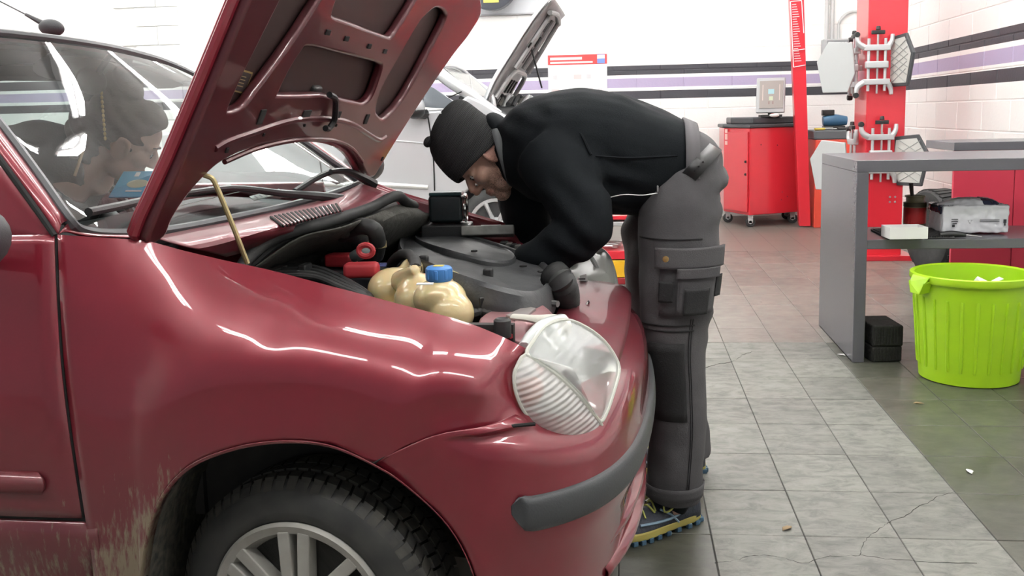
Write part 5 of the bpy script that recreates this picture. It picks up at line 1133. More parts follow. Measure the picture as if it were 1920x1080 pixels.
rb = obj('crumpled_carton', boxg((0, 0, 0), (0.09, 0.06, 0.05), RX(0.4) @ RY(0.5)), PAPER, bev=0.006); rb.location = bc+Vector((0.06, 0.02, 0.40)); tag(rb, 'crumpled white carton thrown into the green bin', 'carton')
obj('carton_flap', boxg((0.05, 0, 0.03), (0.05, 0.05, 0.003), RY(-0.5)), PAPER, rb, smooth=False)
# foam blocks on the floor
FOAM = mat('foam_black', (0.018, 0.018, 0.016), 0.95, bump=(60, 0.9))
fbp = atZ(1657, 680, 0)
for k, (z, off, rz, h, lab) in enumerate(((0.0, 0.0, 0.15, 0.075, 'black rubber block on the floor beneath another rubber block'), (0.076, 0.01, 0.08, 0.10, 'thicker black rubber block resting on the lower rubber block'))):
    o = obj('rubber_block', boxg((0, 0, h/2), (0.145, 0.24, h)), FOAM, bev=0.008); o.location = (fbp.x+off, fbp.y+0.13, z); o.rotation_euler = (0, 0, rz); tag(o, lab, 'block')
    for i in range(9): obj('block_rib', boxg((-0.06+0.015*i, -0.121, h/2), (0.007, 0.006, h*0.8)), FOAM, o, smooth=False)
# mat, jar, package, box, tool on the shelf
def onshelf(x, y): return atZ(x, y, SZ)
mt = obj('ribbed_mat', boxg((0, 0, 0.0045), (0.30, 0.34, 0.008)), RUB, bev=0.002); q = onshelf(1690, 432); mt.location = (max(q.x, DX0+TH+0.155), DY0+0.19, SZ); tag(mt, 'black ribbed rubber mat lying on the counter shelf under the jar', 'mat')
for i in range(28): obj('mat_rib', boxg((-0.14+0.0104*i, 0, 0.010), (0.005, 0.33, 0.005)), RUB, mt, smooth=False)
jr = thing('jar', 'glass jar with red printed label and a brush inside on the ribbed mat', 'jar', lowz(onshelf(1714, 430), SZ+0.0126))
obj('jar_glass', latheg([(0.048, 0.0), (0.054, 0.01), (0.054, 0.11), (0.048, 0.125), (0.044, 0.13), (0.044, 0.15), (0.050, 0.152), (0.050, 0.160), (0.042, 0.160), (0.040, 0.13), (0.046, 0.12), (0.050, 0.10), (0.050, 0.02), (0.02, 0.012)], 28), mat('dirty_glass', (0.30, 0.24, 0.14), 0.25, spec=0.6, alpha=0.75), jr)
obj('jar_label', latheg([(0.0548, 0.02), (0.0548, 0.10)], 28), mat('label_red', (0.55, 0.03, 0.03), 0.4), jr)
obj('jar_dirt_ring', latheg([(0.0555, 0.105), (0.0555, 0.125)], 28), mat('dark_gunk', (0.06, 0.045, 0.02), 0.6), jr)
obj('brush_handle', tubeg([(0.0, 0.0, 0.05), (-0.012, 0.01, 0.15), (-0.018, 0.015, 0.22)], [0.008, 0.009, 0.011], 8, 3), mat('handle_dark', (0.05, 0.03, 0.025), 0.5), jr)
def text(name, s, size, loc_, rot, m, parent, ext=0.0006):
    cu = bpy.data.curves.new(name, 'FONT'); cu.body = s; cu.size = size; cu.align_x = 'CENTER'; cu.align_y = 'CENTER'; cu.extrude = ext
    t = bpy.data.objects.new(name+'_t', cu); COL.objects.link(t)
    dg = bpy.context.evaluated_depsgraph_get(); me = bpy.data.meshes.new_from_object(t.evaluated_get(dg)); bpy.data.objects.remove(t)
    me.materials.clear(); me.materials.append(m); o = bpy.data.objects.new(name, me); COL.objects.link(o); o.parent = parent; o.location = loc_; o.rotation_euler = rot; return o
text('label_lettering', 'lubricant', 0.022, (-0.01, -0.0562, 0.028), (PI/2, 0, -0.1), mat('letter_red', (0.6, 0.03, 0.03), 0.4), jr)
cb = thing('cardboard_tray', 'small open white cardboard box at the front edge of the counter shelf', 'box', lowz(onshelf(1695, 450), SZ+0.0126), 0.05)
obj('tray_base', boxg((0, 0, 0.003), (0.17, 0.13, 0.006)), PAPER, cb, smooth=False)
for s in (-1, 1):
    obj('tray_wall', boxg((s*0.084, 0, 0.028), (0.003, 0.13, 0.05)), PAPER, cb, smooth=False)
    obj('tray_wall', boxg((0, s*0.064, 0.028), (0.17, 0.003, 0.05)), PAPER, cb, smooth=False)
obj('tray_content', boxg((0.01, 0.01, 0.02), (0.10, 0.06, 0.03)), BLK, cb, bev=0.004)
pk0, pk1 = onshelf(1764, 441), onshelf(1898, 441)
pw = (pk1.x-pk0.x); pkg = thing('parcel', 'white and dark plastic wrapped package lying on the counter shelf', 'package', ((pk0.x+pk1.x)/2, pk0.y+0.11, SZ+0.010))
ph_ = 0.155
def pdisp(p): return 0.006*noise.noise(p*22)+0.004*noise.noise(p*50)
remesh('parcel_body', [boxg((0, 0, ph_*0.42), (pw*0.96, 0.22, ph_*0.84)), ellg((0, 0, ph_*0.72), (pw*0.47, 0.10, 0.05)), ellg((-pw*0.1, 0, ph_*0.85), (pw*0.25, 0.08, 0.03))], 0.006, mat('parcel_white', (0.62, 0.63, 0.66), 0.35), pkg, 4, pdisp)
remesh('parcel_film', [boxg((0, 0.02, ph_*0.70), (pw*0.985, 0.225, ph_*0.28)), ellg((pw*0.2, 0, ph_*0.84), (pw*0.22, 0.09, 0.03))], 0.007, mat('film_dark', (0.03, 0.032, 0.06), 0.2), pkg, 3, pdisp)
INK = mat('ink_black', (0.03, 0.03, 0.035), 0.5)
for x, y, w_, h_ in ((-0.10, 0.066, 0.03, 0.004), (-0.10, 0.056, 0.03, 0.004), (-0.10, 0.045, 0.02, 0.004), (-0.105, 0.035, 0.012, 0.012), (0.06, 0.062, 0.09, 0.003), (0.06, 0.054, 0.09, 0.003), (0.13, 0.055, 0.014, 0.018), (0.13, 0.04, 0.008, 0.012)):
    obj('parcel_print', boxg((x, -0.1165, y), (w_, 0.001, h_)), INK, pkg, smooth=False)
tri = [Vector((-0.03+0.011*math.cos(a), -0.1165, 0.056+0.011*math.sin(a))) for a in (-PI/2, PI/6, 5*PI/6)]
obj('parcel_symbol', tubeg(tri, [0.0012]*3, 6, 1, closed=True), INK, pkg)
tl = thing('air_blow_gun', 'black hand tool with thin metal tip lying before the package', 'tool', lowz(onshelf(1785, 446), SZ), 0.1)
obj('tool_body', tubeg([(-0.06, 0, 0.016), (0, 0, 0.018), (0.06, -0.01, 0.014)], [0.012, 0.017, 0.010], 10, 3), BLK, tl)
obj('tool_grip', tubeg([(-0.01, 0.0, 0.016), (-0.025, 0.05, 0.014)], [0.014, 0.012], 10, 1), BLK, tl)
obj('tool_tip', tubeg([(0.06, -0.01, 0.014), (0.13, -0.02, 0.006)], [0.004, 0.002], 8, 1), STEEL, tl)
kb = obj('cardboard_box', boxg((0, 0, 0.091), (0.16, 0.22, 0.18)), mat('cardboard', (0.30, 0.20, 0.11), 0.8), bev=0.002); q = onshelf(1955, 440); kb.location = (DX1-TH-0.09, q.y+0.13, SZ); tag(kb, 'brown cardboard box beside the wrapped package on the shelf', 'box')
obj('box_tape', boxg((0, 0, 0.1805), (0.16, 0.04, 0.001)), mat('tape', (0.42, 0.32, 0.2), 0.3), kb, smooth=False)
# tyre standing behind
def tyre_thing(loc_, label, R_=0.30):
    t = thing('tyre', label, 'tyre', loc_, 0.25)
    M2 = RY(PI/2)
    obj('tyre_carcass', latheg([(R_*0.62, -0.085), (R_*0.8, -0.10), (R_*0.95, -0.09), (R_, -0.07), (R_, 0.07), (R_*0.95, 0.09), (R_*0.8, 0.10), (R_*0.62, 0.085), (R_*0.6, 0.0)], 48, M2, (0, 0, R_)), RUB, t)
    for k in range(40):
        a = 2*PI*k/40; c = Vector((0, (R_+0.001)*math.cos(a), R_+(R_+0.001)*math.sin(a)))
        obj('tread_block', boxg(c, (0.15, 0.030, 0.012), RX(a-PI/2) @ RZ(0.2)), RUB, t, smooth=False)
    return t
tyre_thing(atX(1706, 440, 1.99)*1.0 if False else Vector((2.22, 7.15, 0.006)), 'black car tyre standing behind the red front panel of the back counter', 0.30)
# ================================================================ ALIGNMENT CABINET WITH MONITOR
c0, c1_, c2_ = atZ(1405, 404, .13), atZ(1357, 396, .13), atZ(1499, 397, .13)
cx0 = c1_.x; cabinet = thing('equipment_cabinet', 'red alignment cabinet on castors with grey top and monitor', 'cabinet', (c0.x, c0.y, 0))
fw_ = c2_.x-c0.x; off_ = lambda P: Vector((P.x-c0.x, P.y-c0.y, P.z))
ch_ = atY(1409, 240, c0.y).z
base_ = [off_(c0), off_(c2_), off_(c2_)+Vector((0.0, 0.55, 0)), off_(c1_)+Vector((0, 0.55, 0)), off_(c1_)]
for v in base_: v.z = 0.13
obj('cabinet_body', prismg(base_, (0, 0, ch_-0.13)), REDM, cabinet, smooth=False, bev=0.008)
top_ = [v*1.0+Vector((0, 0, ch_-0.13)) for v in base_]
ct = sum(top_, Vector())/5
obj('cabinet_top', prismg([ct+(v-ct)*1.05 for v in top_], (0, 0, 0.035)), mat('top_dark_grey', (0.05, 0.052, 0.058), 0.45), cabinet, smooth=False, bev=0.01)
obj('console', prismg([ct+(v-ct)*0.85+Vector((0.02, 0.05, 0.035)) for v in top_], (0, 0, 0.07)), MATS['top_dark_grey'], cabinet, smooth=False, bev=0.012)
dl = (off_(c1_)-off_(c0)); dln = dl.normalized(); dn = Vector((dln.y, -dln.x, 0)); dn = dn if dn.y < 0 else -dn
obj('cabinet_door', prismg([off_(c0)+dln*0.02+dn*0.004+Vector((0, 0, 0.03)), off_(c0)+dln*(dl.length-0.02)+dn*0.004+Vector((0, 0, 0.03)), off_(c0)+dln*(dl.length-0.02)+dn*0.004+Vector((0, 0, ch_-0.17)), off_(c0)+dln*0.02+dn*0.004+Vector((0, 0, ch_-0.17))], dn*0.012), REDM, cabinet, smooth=False, bev=0.004)
for z in (0.55, 0.42): obj('door_lock', latheg([(0.014, 0), (0.012, 0.008)], 12, RX(PI/2), off_(c0)+dln*0.05+dn*0.02+Vector((0, 0, z))), BLK, cabinet)
for k, (z_, h_) in enumerate(((0.86, 0.04), (0.80, 0.06), (0.735, 0.04))): obj('door_print', boxg(off_(c0)+dln*(dl.length-0.07)+dn*0.0165+Vector((0, 0, z_)), (0.05, 0.002, h_), RZ(math.atan2(-dln.y, -dln.x))), mat('print_pale_pink', (0.75, 0.45, 0.42), 0.5), cabinet, smooth=False)
for x, z in ((0.12, 0.85), (0.30, 0.84), (0.36, 0.35), (0.35, 0.27), (0.42, 0.30)): obj('panel_rivet', latheg([(0.008, 0), (0.006, 0.005)], 10, RX(PI/2), (x, -0.001+((off_(c2_)-off_(c0)).y)*x/fw_, z)), mat('rivet_dark', (0.25, 0.01, 0.02), 0.4), cabinet)
for v in (base_[0]+Vector((0.02, 0.08, 0)), base_[1]+Vector((-0.06, 0.08, 0)), base_[4]+Vector((0.05, 0.06, 0)), base_[2]+Vector((-.06, -.08, 0))):
    cs = obj('castor', latheg([(0.045, -0.016), (0.052, -0.01), (0.052, 0.01), (0.045, 0.016)], 20, RX(PI/2), (v.x, v.y, 0.052)), RUB, cabinet)
    obj('castor_fork', joing(boxg((v.x, v.y-0.022, 0.085), (0.05, 0.004, 0.08)), boxg((v.x, v.y+0.022, 0.085), (0.05, 0.004, 0.08)), boxg((v.x, v.y, 0.126), (0.06, 0.06, 0.01)), latheg([(0.018, -0.024), (0.018, 0.024)], 12, RX(PI/2), (v.x, v.y, 0.052))), ALU, cs)
mon = thing('monitor', 'white framed flat monitor standing on the red equipment cabinet', 'monitor', (c0.x, c0.y+0.2, ch_+0.105))
mc = atY(1446, 179, c0.y+0.22); ml = mc-mon.location
Rm2 = RZ(-0.28) @ RX(-0.12)
obj('monitor_case', boxg(ml+Vector((0, 0.03, 0)), (0.29, 0.05, 0.36), Rm2), mat('monitor_white', (0.45, 0.46, 0.47), 0.4), mon, bev=0.01)
scr = obj('screen', boxg(ml+Rm2 @ Vector((0, -0.002, 0.01)), (0.235, 0.012, 0.28), Rm2), mat('screen_beige', (0.25, 0.22, 0.20), 0.3, emit=((0.55, 0.48, 0.44), 0.06)), mon, smooth=False)
for x, z, w_, h_, cl in ((0, 0.03, 0.06, 0.05, (0.30, 0.5, 0.55)), (0, -0.04, 0.04, 0.04, (0.45, 0.5, 0.35)), (-0.02, -0.085, 0.012, 0.03, (0.2, 0.12, 0.12)), (0.02, -0.085, 0.012, 0.03, (0.2, 0.12, 0.12)), (-0.085, 0.02, 0.008, 0.16, (0.55, 0.45, 0.42)), (0.085, 0.02, 0.008, 0.16, (0.55, 0.45, 0.42))):
    obj('screen_graphic', boxg(ml+Rm2 @ Vector((x, -0.009, 0.01+z)), (w_, 0.001, h_), Rm2), mat('graphic%d' % int(w_*1e4+h_*1e3), cl, 0.4, emit=(cl, 0.05)), scr, smooth=False)
obj('monitor_stand', joing(tubeg([ml+Vector((0, 0.05, -0.14)), Vector((ml.x, ml.y+0.05, 0.02))], 0.025, 10, 1), boxg((ml.x, ml.y+0.05, 0.012), (0.22, 0.16, 0.024))), BLK, mon)
ms = obj('computer_mouse', ellg((0, 0, 0.018), (0.05, 0.032, 0.02)), WHT); q = atY(1452, 208, c0.y+0.08); ms.location = (q.x, q.y, ch_+0.105); tag(ms, 'white computer mouse lying on the red cabinet before the monitor', 'mouse')
obj('mouse_button', boxg((-0.02, -0.012, 0.036), (0.03, 0.014, 0.003)), mat('mouse_red', (0.6, 0.05, 0.05), 0.4), ms, bev=0.001)
# ================================================================ RED POSTS
def pxprism(pts, Y, depth): P = [atY(x, y, Y) for x, y in pts]; return prismg(P, (0, depth, 0))
sp0 = atY(1508, 421, 10.0); sgn = thing('sign_post', 'slim leaning red post with white printed text panel', 'post', (sp0.x, 10.0, 0))
def rel(geo, o): return [v-o.location for v in geo[0]], geo[1]
obj('post_body', rel(pxprism([(1478, -60), (1506, -60), (1520, 424), (1499, 424)], 10.0, 0.10), sgn), REDM, sgn, smooth=False, bev=0.006)
for k in range(26):
    y = 8+k*4.6
    if y > 118: break
    xx = 1482.5+y*0.045
    obj('printed_line', rel(pxprism([(xx+2, y), (xx+10+(k*7 % 6), y-0.8), (xx+10+(k*7 % 6), y+0.8), (xx+2, y+1.6)], 9.995, 0.004), sgn), mat('print_pink', (0.85, 0.55, 0.55), 0.5), sgn, smooth=False)
for a, b in (((1482, 3), (1503, 1)), ((1503, 1), (1507, 62)), ((1486, 95), (1509, 92)), ((1488, 126), (1510, 122)), ((1482, 3), (1488, 126))):
    obj('panel_outline', tubeg([atY(*a, 9.99)-sgn.location, atY(*b, 9.99)-sgn.location], 0.0045, 6, 1), mat('print_white', (0.9, 0.85, 0.85), 0.5), sgn)
sgn_low = sgn
p0, p1c = atZ(1617, 487, 0), atZ(1690, 487, 0)
col = thing('lift_column', 'broad red steel column with aluminium wheel clamps hung on it', 'column', ((p0.x+p1c.x)/2, p0.y+0.2, 0))
cwid = p1c.x-p0.x
obj('column_body', boxg((0, 0.0, 1.55), (cwid, 0.40, 3.1)), REDM, col, smooth=False, bev=0.008)
obj('column_base', boxg((0, 0.0, 0.02), (cwid+0.16, 0.56, 0.04)), REDM, col, smooth=False, bev=0.004)
for x, z in ((0.05, .98), (-0.10, 1.0), (-0.02, 1.0), (0.11, .94), (0.11, .91), (0.05, .46), (0.09, .46), (0.05, .5), (0.09, .5)): obj('bolt', latheg([(0.009, 0), (0.007, 0.008)], 8, RX(PI/2), (x, -0.2, z)), STEEL, col)
obj('name_plate', boxg((-0.08, -0.203, 2.22), (0.10, 0.004, 0.06)), mat('plate_blue', (0.18, 0.22, 0.4), 0.4), col, smooth=False)
PLATE = mat('target_white', (0.48, 0.50, 0.50), 0.4); PATT = mat('target_pattern', (0.30, 0.31, 0.30), 0.5)
def clamp(loc_, rotz, plate_side, label, lattice, tilt=0.0):
    t = thing('wheel_clamp', label, 'clamp', loc_, rotz, 'wheel clamps hung on the red column')
    for x in (-0.05, 0.075): obj('guide_rod', tubeg([(x, -0.05, -0.20), (x, -0.05, 0.20)], 0.012, 12, 1), ALU, t)
    obj('spindle', tubeg([(0.015, -0.06, -0.22), (0.015, -0.06, 0.25)], 0.008, 8, 1), STEEL, t)
    obj('knob', joing(boxg((0.015, -0.06, 0.245), (0.10, 0.03, 0.03)), latheg([(0.02, 0.0), (0.016, 0.03)], 10, None, (0.015, -0.06, 0.262))), BLK, t, bev=0.006)
    for z, s in ((0.13, 1), (-0.13, -1)):
        obj('clamp_arm', remesh_arm(z, s), ALU, t, bev=0.006)
        obj('arm_pad', latheg([(0.02, -0.02), (0.024, 0), (0.02, 0.02)], 12, RX(PI/2), (-0.14, -0.05, z+s*0.10)), BLK, t)
    obj('clamp_hub', boxg((0.01, -0.06, 0.0), (0.17, 0.05, 0.055)), ALU, t, bev=0.008)
    pr_ = [(-.13, -.20), (.13, -.20), (.20, -.05), (.17, .20), (-.08, .22), (-.20, .06)]
    pl_ = bpy.data.objects.new('target_plate', None)
    P3 = [Vector((0.0, x*0.8, z*0.95)) for x, z in pr_]
    Rp = RZ(plate_side[1]); pc = Vector(plate_side[0])
    pl_ = obj('target_plate', ([pc+Rp @ v for v in prismg(P3, (0.025, 0, 0))[0]], prismg(P3, (0.025, 0, 0))[1]), PLATE if not lattice else mat('target_dark', (0.06, 0.065, 0.07), 0.4), t, smooth=False, bev=0.006)
    if lattice:
        P4 = [v*0.86+Vector((-0.006, 0, 0)) for v in P3]
        obj('target_face', ([pc+Rp @ v for v in prismg(P4, (0.004, 0, 0))[0]], prismg(P4, (0.004, 0, 0))[1]), mat('target_grey', (0.55, 0.55, 0.52), 0.4), pl_, smooth=False)
        for i in range(-2, 3):
            for s in (-1, 1): obj('target_line', tubeg([pc+Rp @ Vector((-0.008, -0.11+abs(i)*0.012, i*0.055-s*0.05)), pc+Rp @ Vector((-0.008, 0.11-abs(i)*0.012, i*0.055+s*0.05))], 0.003, 5, 1), PATT, pl_)
    else: obj('plate_screw', latheg([(0.01, 0), (0.01, 0.004)], 10, RY(-PI/2), pc+Rp @ Vector((0, 0, 0.0))), BLK, pl_)
    obj('hang_bracket', boxg((0.0, -0.012, 0.0), (0.06, 0.055, 0.04)), STEEL, t, bev=0.004)
    return t
def remesh_arm(z, s):
    return joing(boxg((0.01, -0.05, z), (0.20, 0.045, 0.045)), *[tubeg([(x0, -0.05, z), (x0-0.05, -0.05, z+s*0.04), (x0-0.06, -0.05, z+s*0.10)], [0.026, 0.022, 0.016], 10, 3) for x0 in (-0.08,)], tubeg([(0.09, -0.05, z), (0.12, -0.05, z+s*0.05), (0.125, -0.05, z+s*0.10)], [0.024, 0.02, 0.016], 10, 3))
fy = p0.y-0.002; lx = p0.x
k1 = atY(1638, 122, fy); k2 = atY(1645, 288, fy)
clamp(Vector((k1.x, fy+0.005, k1.z)), 0, ((0.17, -0.10, 0.02), 0.35), 'aluminium wheel clamp with pale target, upper one on the front of the red column', True)
clamp(Vector((k2.x, fy+0.005, k2.z)), 0, ((0.22, -0.10, -0.06), 0.75), 'aluminium wheel clamp with lattice target, lower one on the front of the red column', True)
k3 = atX(1592, 132, lx); k4 = atX(1590, 292, lx)
clamp(Vector((lx-0.003, p0.y+0.2, k3.z)), -PI/2, ((0.06, -0.20, 0.0), -0.64), 'aluminium wheel clamp with plain white plate, upper one on the column side', False)
clamp(Vector((lx-0.003, p0.y+0.2, k4.z)), -PI/2, ((0.06, -0.24, -0.06), -0.64), 'aluminium wheel clamp with plain white plate, lower one on the column side', False)
# second cabinet with tools
q0, q1 = atZ(1516, 421, 0), atZ(1582, 421, 0)
cab2 = thing('tool_cabinet', 'orange red tool cabinet with dark tool tray beside the red column', 'cabinet', (q0.x, q0.y-0.3, 0))
w2c = q1.x-q0.x+0.1; h2_ = atY(1520, 262, cab2.location.y).z
obj('cabinet_body', boxg((w2c/2, 0.25, h2_/2), (w2c, 0.5, h2_)), ORNG, cab2, smooth=False, bev=0.008)
obj('tool_tray', boxg((w2c/2, 0.25, h2_+0.045), (w2c+0.03, 0.52, 0.09)), mat('tray_grey', (0.10, 0.11, 0.12), 0.5), cab2, smooth=False, bev=0.012)
obj('drawer_label', boxg((0.13, -0.003, h2_-0.10), (0.11, 0.004, 0.025)), mat('label_pale', (0.8, 0.7, 0.6), 0.5), cab2, smooth=False)
obj('warning_mark', boxg((w2c-0.12, -0.003, 0.55), (0.05, 0.004, 0.10)), mat('mark_yellow', (0.75, 0.6, 0.1), 0.5), cab2, smooth=False)
ztop = h2_+0.09
for k, (x, y, rz, c_, lab) in enumerate(((0.08, 0.1, 0.3, (0.55, 0.42, 0.08), 'yellow handled tool lying on the tool cabinet tray'), (0.18, 0.2, -0.2, (0.35, 0.35, 0.35), 'steel wrench lying on the tool cabinet tray'), (0.30, 0.12, 0.5, (0.05, 0.05, 0.05), 'black pliers lying on the tool cabinet tray'))):
    t = thing('hand_tool', lab, 'tool', (cab2.location.x+x, cab2.location.y+y, ztop), rz)
    obj('tool_handle', tubeg([(-0.08, 0, 0.013), (0.03, 0, 0.013)], [0.013, 0.012], 8, 1), mat('handle%d' % k, c_, 0.5), t); obj('tool_shaft', tubeg([(0.03, 0, 0.013), (0.12, 0, 0.010)], 0.006, 8, 1), STEEL, t); obj('tool_head', boxg((0.13, 0, 0.010), (0.04, 0.03, 0.012)), STEEL, t, bev=0.003)
bl_ = thing('impact_wrench', 'blue and black power tool standing on the tool cabinet tray', 'tool', (cab2.location.x+0.24, cab2.location.y+0.32, ztop))
obj('motor_housing', tubeg([(-0.11, 0, 0.09), (0.0, 0, 0.095), (0.13, 0, 0.09)], [0.05, 0.065, 0.045], 14, 3), mat('tool_blue', (0.04, 0.12, 0.22), 0.4), bl_)
obj('tool_base', boxg((0, 0, 0.02), (0.22, 0.10, 0.04)), BLK, bl_, bev=0.008); obj('tool_battery', boxg((-0.06, 0, 0.175), (0.12, 0.08, 0.06)), BLK, bl_, bev=0.008)
# electrical box on the back wall
e0_, e1_ = atY(1540, 75, YB-0.02), atY(1584, 155, YB-0.02)
eb = thing('electrical_box', 'grey electrical box with red switch mounted on the white block wall', 'electrical box', ((e0_.x+e1_.x)/2, YB, (e0_.z+e1_.z)/2))
ew, eh = e1_.x-e0_.x, e0_.z-e1_.z
EGR = mat('box_grey', (0.42, 0.43, 0.44), 0.5)
obj('box_case', boxg((0, -0.07, 0), (ew, 0.13, eh)), EGR, eb, smooth=False, bev=0.008)
obj('breaker_panel', boxg((0.02, -0.145, eh*0.33), (ew*0.85, 0.03, eh*0.28)), mat('breaker_grey', (0.22, 0.23, 0.24), 0.4), eb, smooth=False, bev=0.006)
for k in range(6): obj('breaker', boxg((0.02-ew*0.33+k*ew*0.13, -0.165, eh*0.33), (ew*0.09, 0.015, eh*0.18)), EGR, eb, smooth=False)
obj('rotary_switch', latheg([(0.05, 0), (0.05, 0.03), (0.03, 0.04)], 20, RX(PI/2), (-0.07, -0.135, -eh*0.05)), REDM, eb)
obj('socket', boxg((-0.06, -0.14, -eh*0.33), (0.08, 0.03, 0.11)), WHT, eb, smooth=False, bev=0.006)
obj('conduit', joing(*[tubeg([(x, -0.03, eh/2), (x, -0.03, 2.0)], 0.02, 10, 1) for x in (-0.08, -0.02)], tubeg([(0.05, -0.03, eh/2), (0.06, -0.03, eh/2+0.2), (0.2, -0.03, eh/2+0.3), (0.45, -0.03, eh/2+0.25)], 0.014, 8, 4)), mat('conduit_grey', (0.55, 0.55, 0.55), 0.5), eb)
# ================================================================ BACK WALL FITTINGS
po0, po1 = atY(1027, 104, YB-0.02), atY(1139, 200, YB-0.02)
pw_, ph2 = po1.x-po0.x, 1.15
pos = thing('wall_poster', 'white poster with red header strip on the back wall', 'poster', ((po0.x+po1.x)/2, YB-0.012, po0.z-ph2/2))
obj('poster_sheet', boxg((0, 0, 0), (pw_, 0.012, ph2)), mat('poster_white', (0.85, 0.85, 0.85), 0.4), pos, smooth=False)
obj('header_strip', boxg((0, -0.008, ph2/2-0.055), (pw_, 0.006, 0.11)), mat('header_red', (0.65, 0.05, 0.05), 0.4), pos, smooth=False)
obj('header_logo', boxg((pw_*0.40, -0.012, ph2/2-0.055), (pw_*0.13, 0.004, 0.10)), mat('logo_blue', (0.15, 0.25, 0.6), 0.4), pos, smooth=False)
obj('logo_stripe', boxg((pw_*0.40, -0.0145, ph2/2-0.03), (pw_*0.13, 0.002, 0.04)), PAPER, pos, smooth=False)
obj('header_print', boxg((-pw_*0.19, -0.0115, ph2/2-0.042), (pw_*0.54, 0.002, 0.030)), mat('print_faded', (0.85, 0.68, 0.68), 0.5), pos, smooth=False)
obj('header_print', boxg((-pw_*0.10, -0.0115, ph2/2-0.086), (pw_*0.72, 0.002, 0.020)), MATS['print_faded'], pos, smooth=False)
for k in range(14):
    x, z = -pw_*0.38+(k % 5)*pw_*0.19, ph2/2-0.25-0.16*(k//5); obj('poster_figure', boxg((x, -0.008, z), (0.05+0.02*(k % 3), 0.004, 0.05)), mat('figure_grey%d' % (k % 3), ((0.6, 0.6, 0.62), (0.72, 0.72, 0.72), (0.7, 0.55, 0.55))[k % 3], 0.5), pos, smooth=False)
b0, b1 = atY(846, 31, YB-0.03), atY(988, 26, YB-0.03)
sb_ = thing('wall_board', 'pale grey board hung high on the back wall behind the hose reel', 'board', ((b0.x+b1.x)/2, YB-0.02, b0.z+0.5))
obj('board_panel', boxg((0, 0, 0.0), (b1.x-b0.x+0.4, 0.03, 1.0)), mat('board_grey', (0.62, 0.64, 0.67), 0.5), sb_, smooth=False, bev=0.004)
obj('board_edge', boxg((0, -0.01, -0.495), (b1.x-b0.x+0.4, 0.04, 0.015)), mat('edge_grey', (0.4, 0.41, 0.43), 0.5), sb_, smooth=False)
rc = atY(922, -28, YB-0.27); reel = thing('hose_reel', 'dark round hose reel with yellow label on the back wall', 'hose reel', rc)
obj('reel_drum', latheg([(0.26, -0.08), (0.28, -0.07), (0.28, 0.07), (0.26, 0.08), (0.08, 0.085)], 40, RX(PI/2)), mat('reel_grey', (0.06, 0.065, 0.08), 0.45), reel)
obj('reel_label', boxg((0.0, -0.088, -0.17), (0.17, 0.006, 0.06)), mat('mark_yellow', (0.75, 0.6, 0.1), 0.5), reel, smooth=False)
obj('reel_bracket', boxg((0, 0.15, 0), (0.1, 0.14, 0.3)), BLK, reel, smooth=False)
# tool trolley seen between the mechanic's arm and leg
ty = 6.4
g0, g1 = atY(1085, 534, ty), atY(1178, 534, ty)
tt_ = thing('tool_trolley', 'low red and yellow trolley with tools on it behind the mechanic', 'trolley', ((g0.x+g1.x)/2, ty+0.2, 0))
tw = 0.62
zz = lambda y: atY(1150, y, ty).z
for sx in (-1, 1):
    for sy in (-1, 1): obj('trolley_post', boxg((sx*tw/2, sy*0.2, zz(405)/2), (0.03, 0.03, zz(405))), REDM, tt_, smooth=False)
for y0, y1, m in ((470, 486, REDM), (488, 520, mat('yellow_enamel', (0.75, 0.42, 0.02), 0.4)), (521, 533, mat('dark_red', (0.25, 0.015, 0.02), 0.4)), (404, 412, REDM), (416, 424, ALU)):
    obj('trolley_shelf', boxg((0, 0, (zz(y0)+zz(y1))/2), (tw, 0.42, zz(y0)-zz(y1))), m, tt_, smooth=False, bev=0.004)
for k, (x, c_, lab) in enumerate(((-0.16, 0, 'steel spanner lying across the red trolley'), (0.05, 1, 'steel socket bar lying along the red trolley'), (0.2, 2, 'short steel extension lying at the trolley end'))):
    t = thing('spanner', lab, 'tool', (tt_.location.x+0.05*k-0.05, tt_.location.y-0.12+0.10*k, zz(470)), 0.1)
    obj('spanner_shaft', tubeg([(-0.12, 0, 0.02), (0.12-0.03*k, 0, 0.02)], 0.012, 8, 1), STEEL, t); obj('spanner_head', latheg([(0.028, 0.008), (0.028, 0.03)], 12, None, (-0.13, 0, 0)), STEEL, t); obj('spanner_head', latheg([(0.022, 0.008), (0.022, 0.03)], 12, None, (0.13-0.03*k, 0, 0)), STEEL, t)
# ================================================================ SILVER CAR
SY = 7.7
sc0 = atY(930, 480, SY)
sil = thing('silver_car', 'silver car with raised bonnet standing behind the red hatchback', 'car', (sc0.x, SY, 0))
def sl(x, y, dy=0.0): return atY(x, y, SY)+Vector((-sil.location.x, dy-SY, 0))
def at2(x, y, Y): return atY(x, y, Y)-Vector((sil.location.x, SY, 0))
low = [(300, 250), (420, 232), (560, 222), (700, 214), (790, 208), (850, 203), (876, 177), (905, 190), (945, 214), (1000, 238), (1060, 262), (1110, 290), (1128, 330), (1130, 395), (1120, 455)]
bz = 0.18
lowP = [sl(*p) for p in low]
wc2 = sl(930, 425); wc2.z = 0.31
archs = [Vector((wc2.x+0.37*math.cos(a), 0, 0.31+0.37*math.sin(a))) for a in [k*PI/10 for k in range(0, 11)]]
outline2 = [Vector((lowP[0].x, 0, bz))]+[Vector((p.x, 0, p.z)) for p in lowP]+[Vector((lowP[-1].x-0.03, 0, bz))]+[v for v in archs if v.z > bz+0.02]+[Vector((wc2.x-0.37, 0, bz))]
ys = [(0.06, 0.97), (0.0, 1.0), (0.0, 1.0)]
obj('body_shell', prismg(outline2, (0, 0.30, 0)), SILV, sil, bev=0.05)
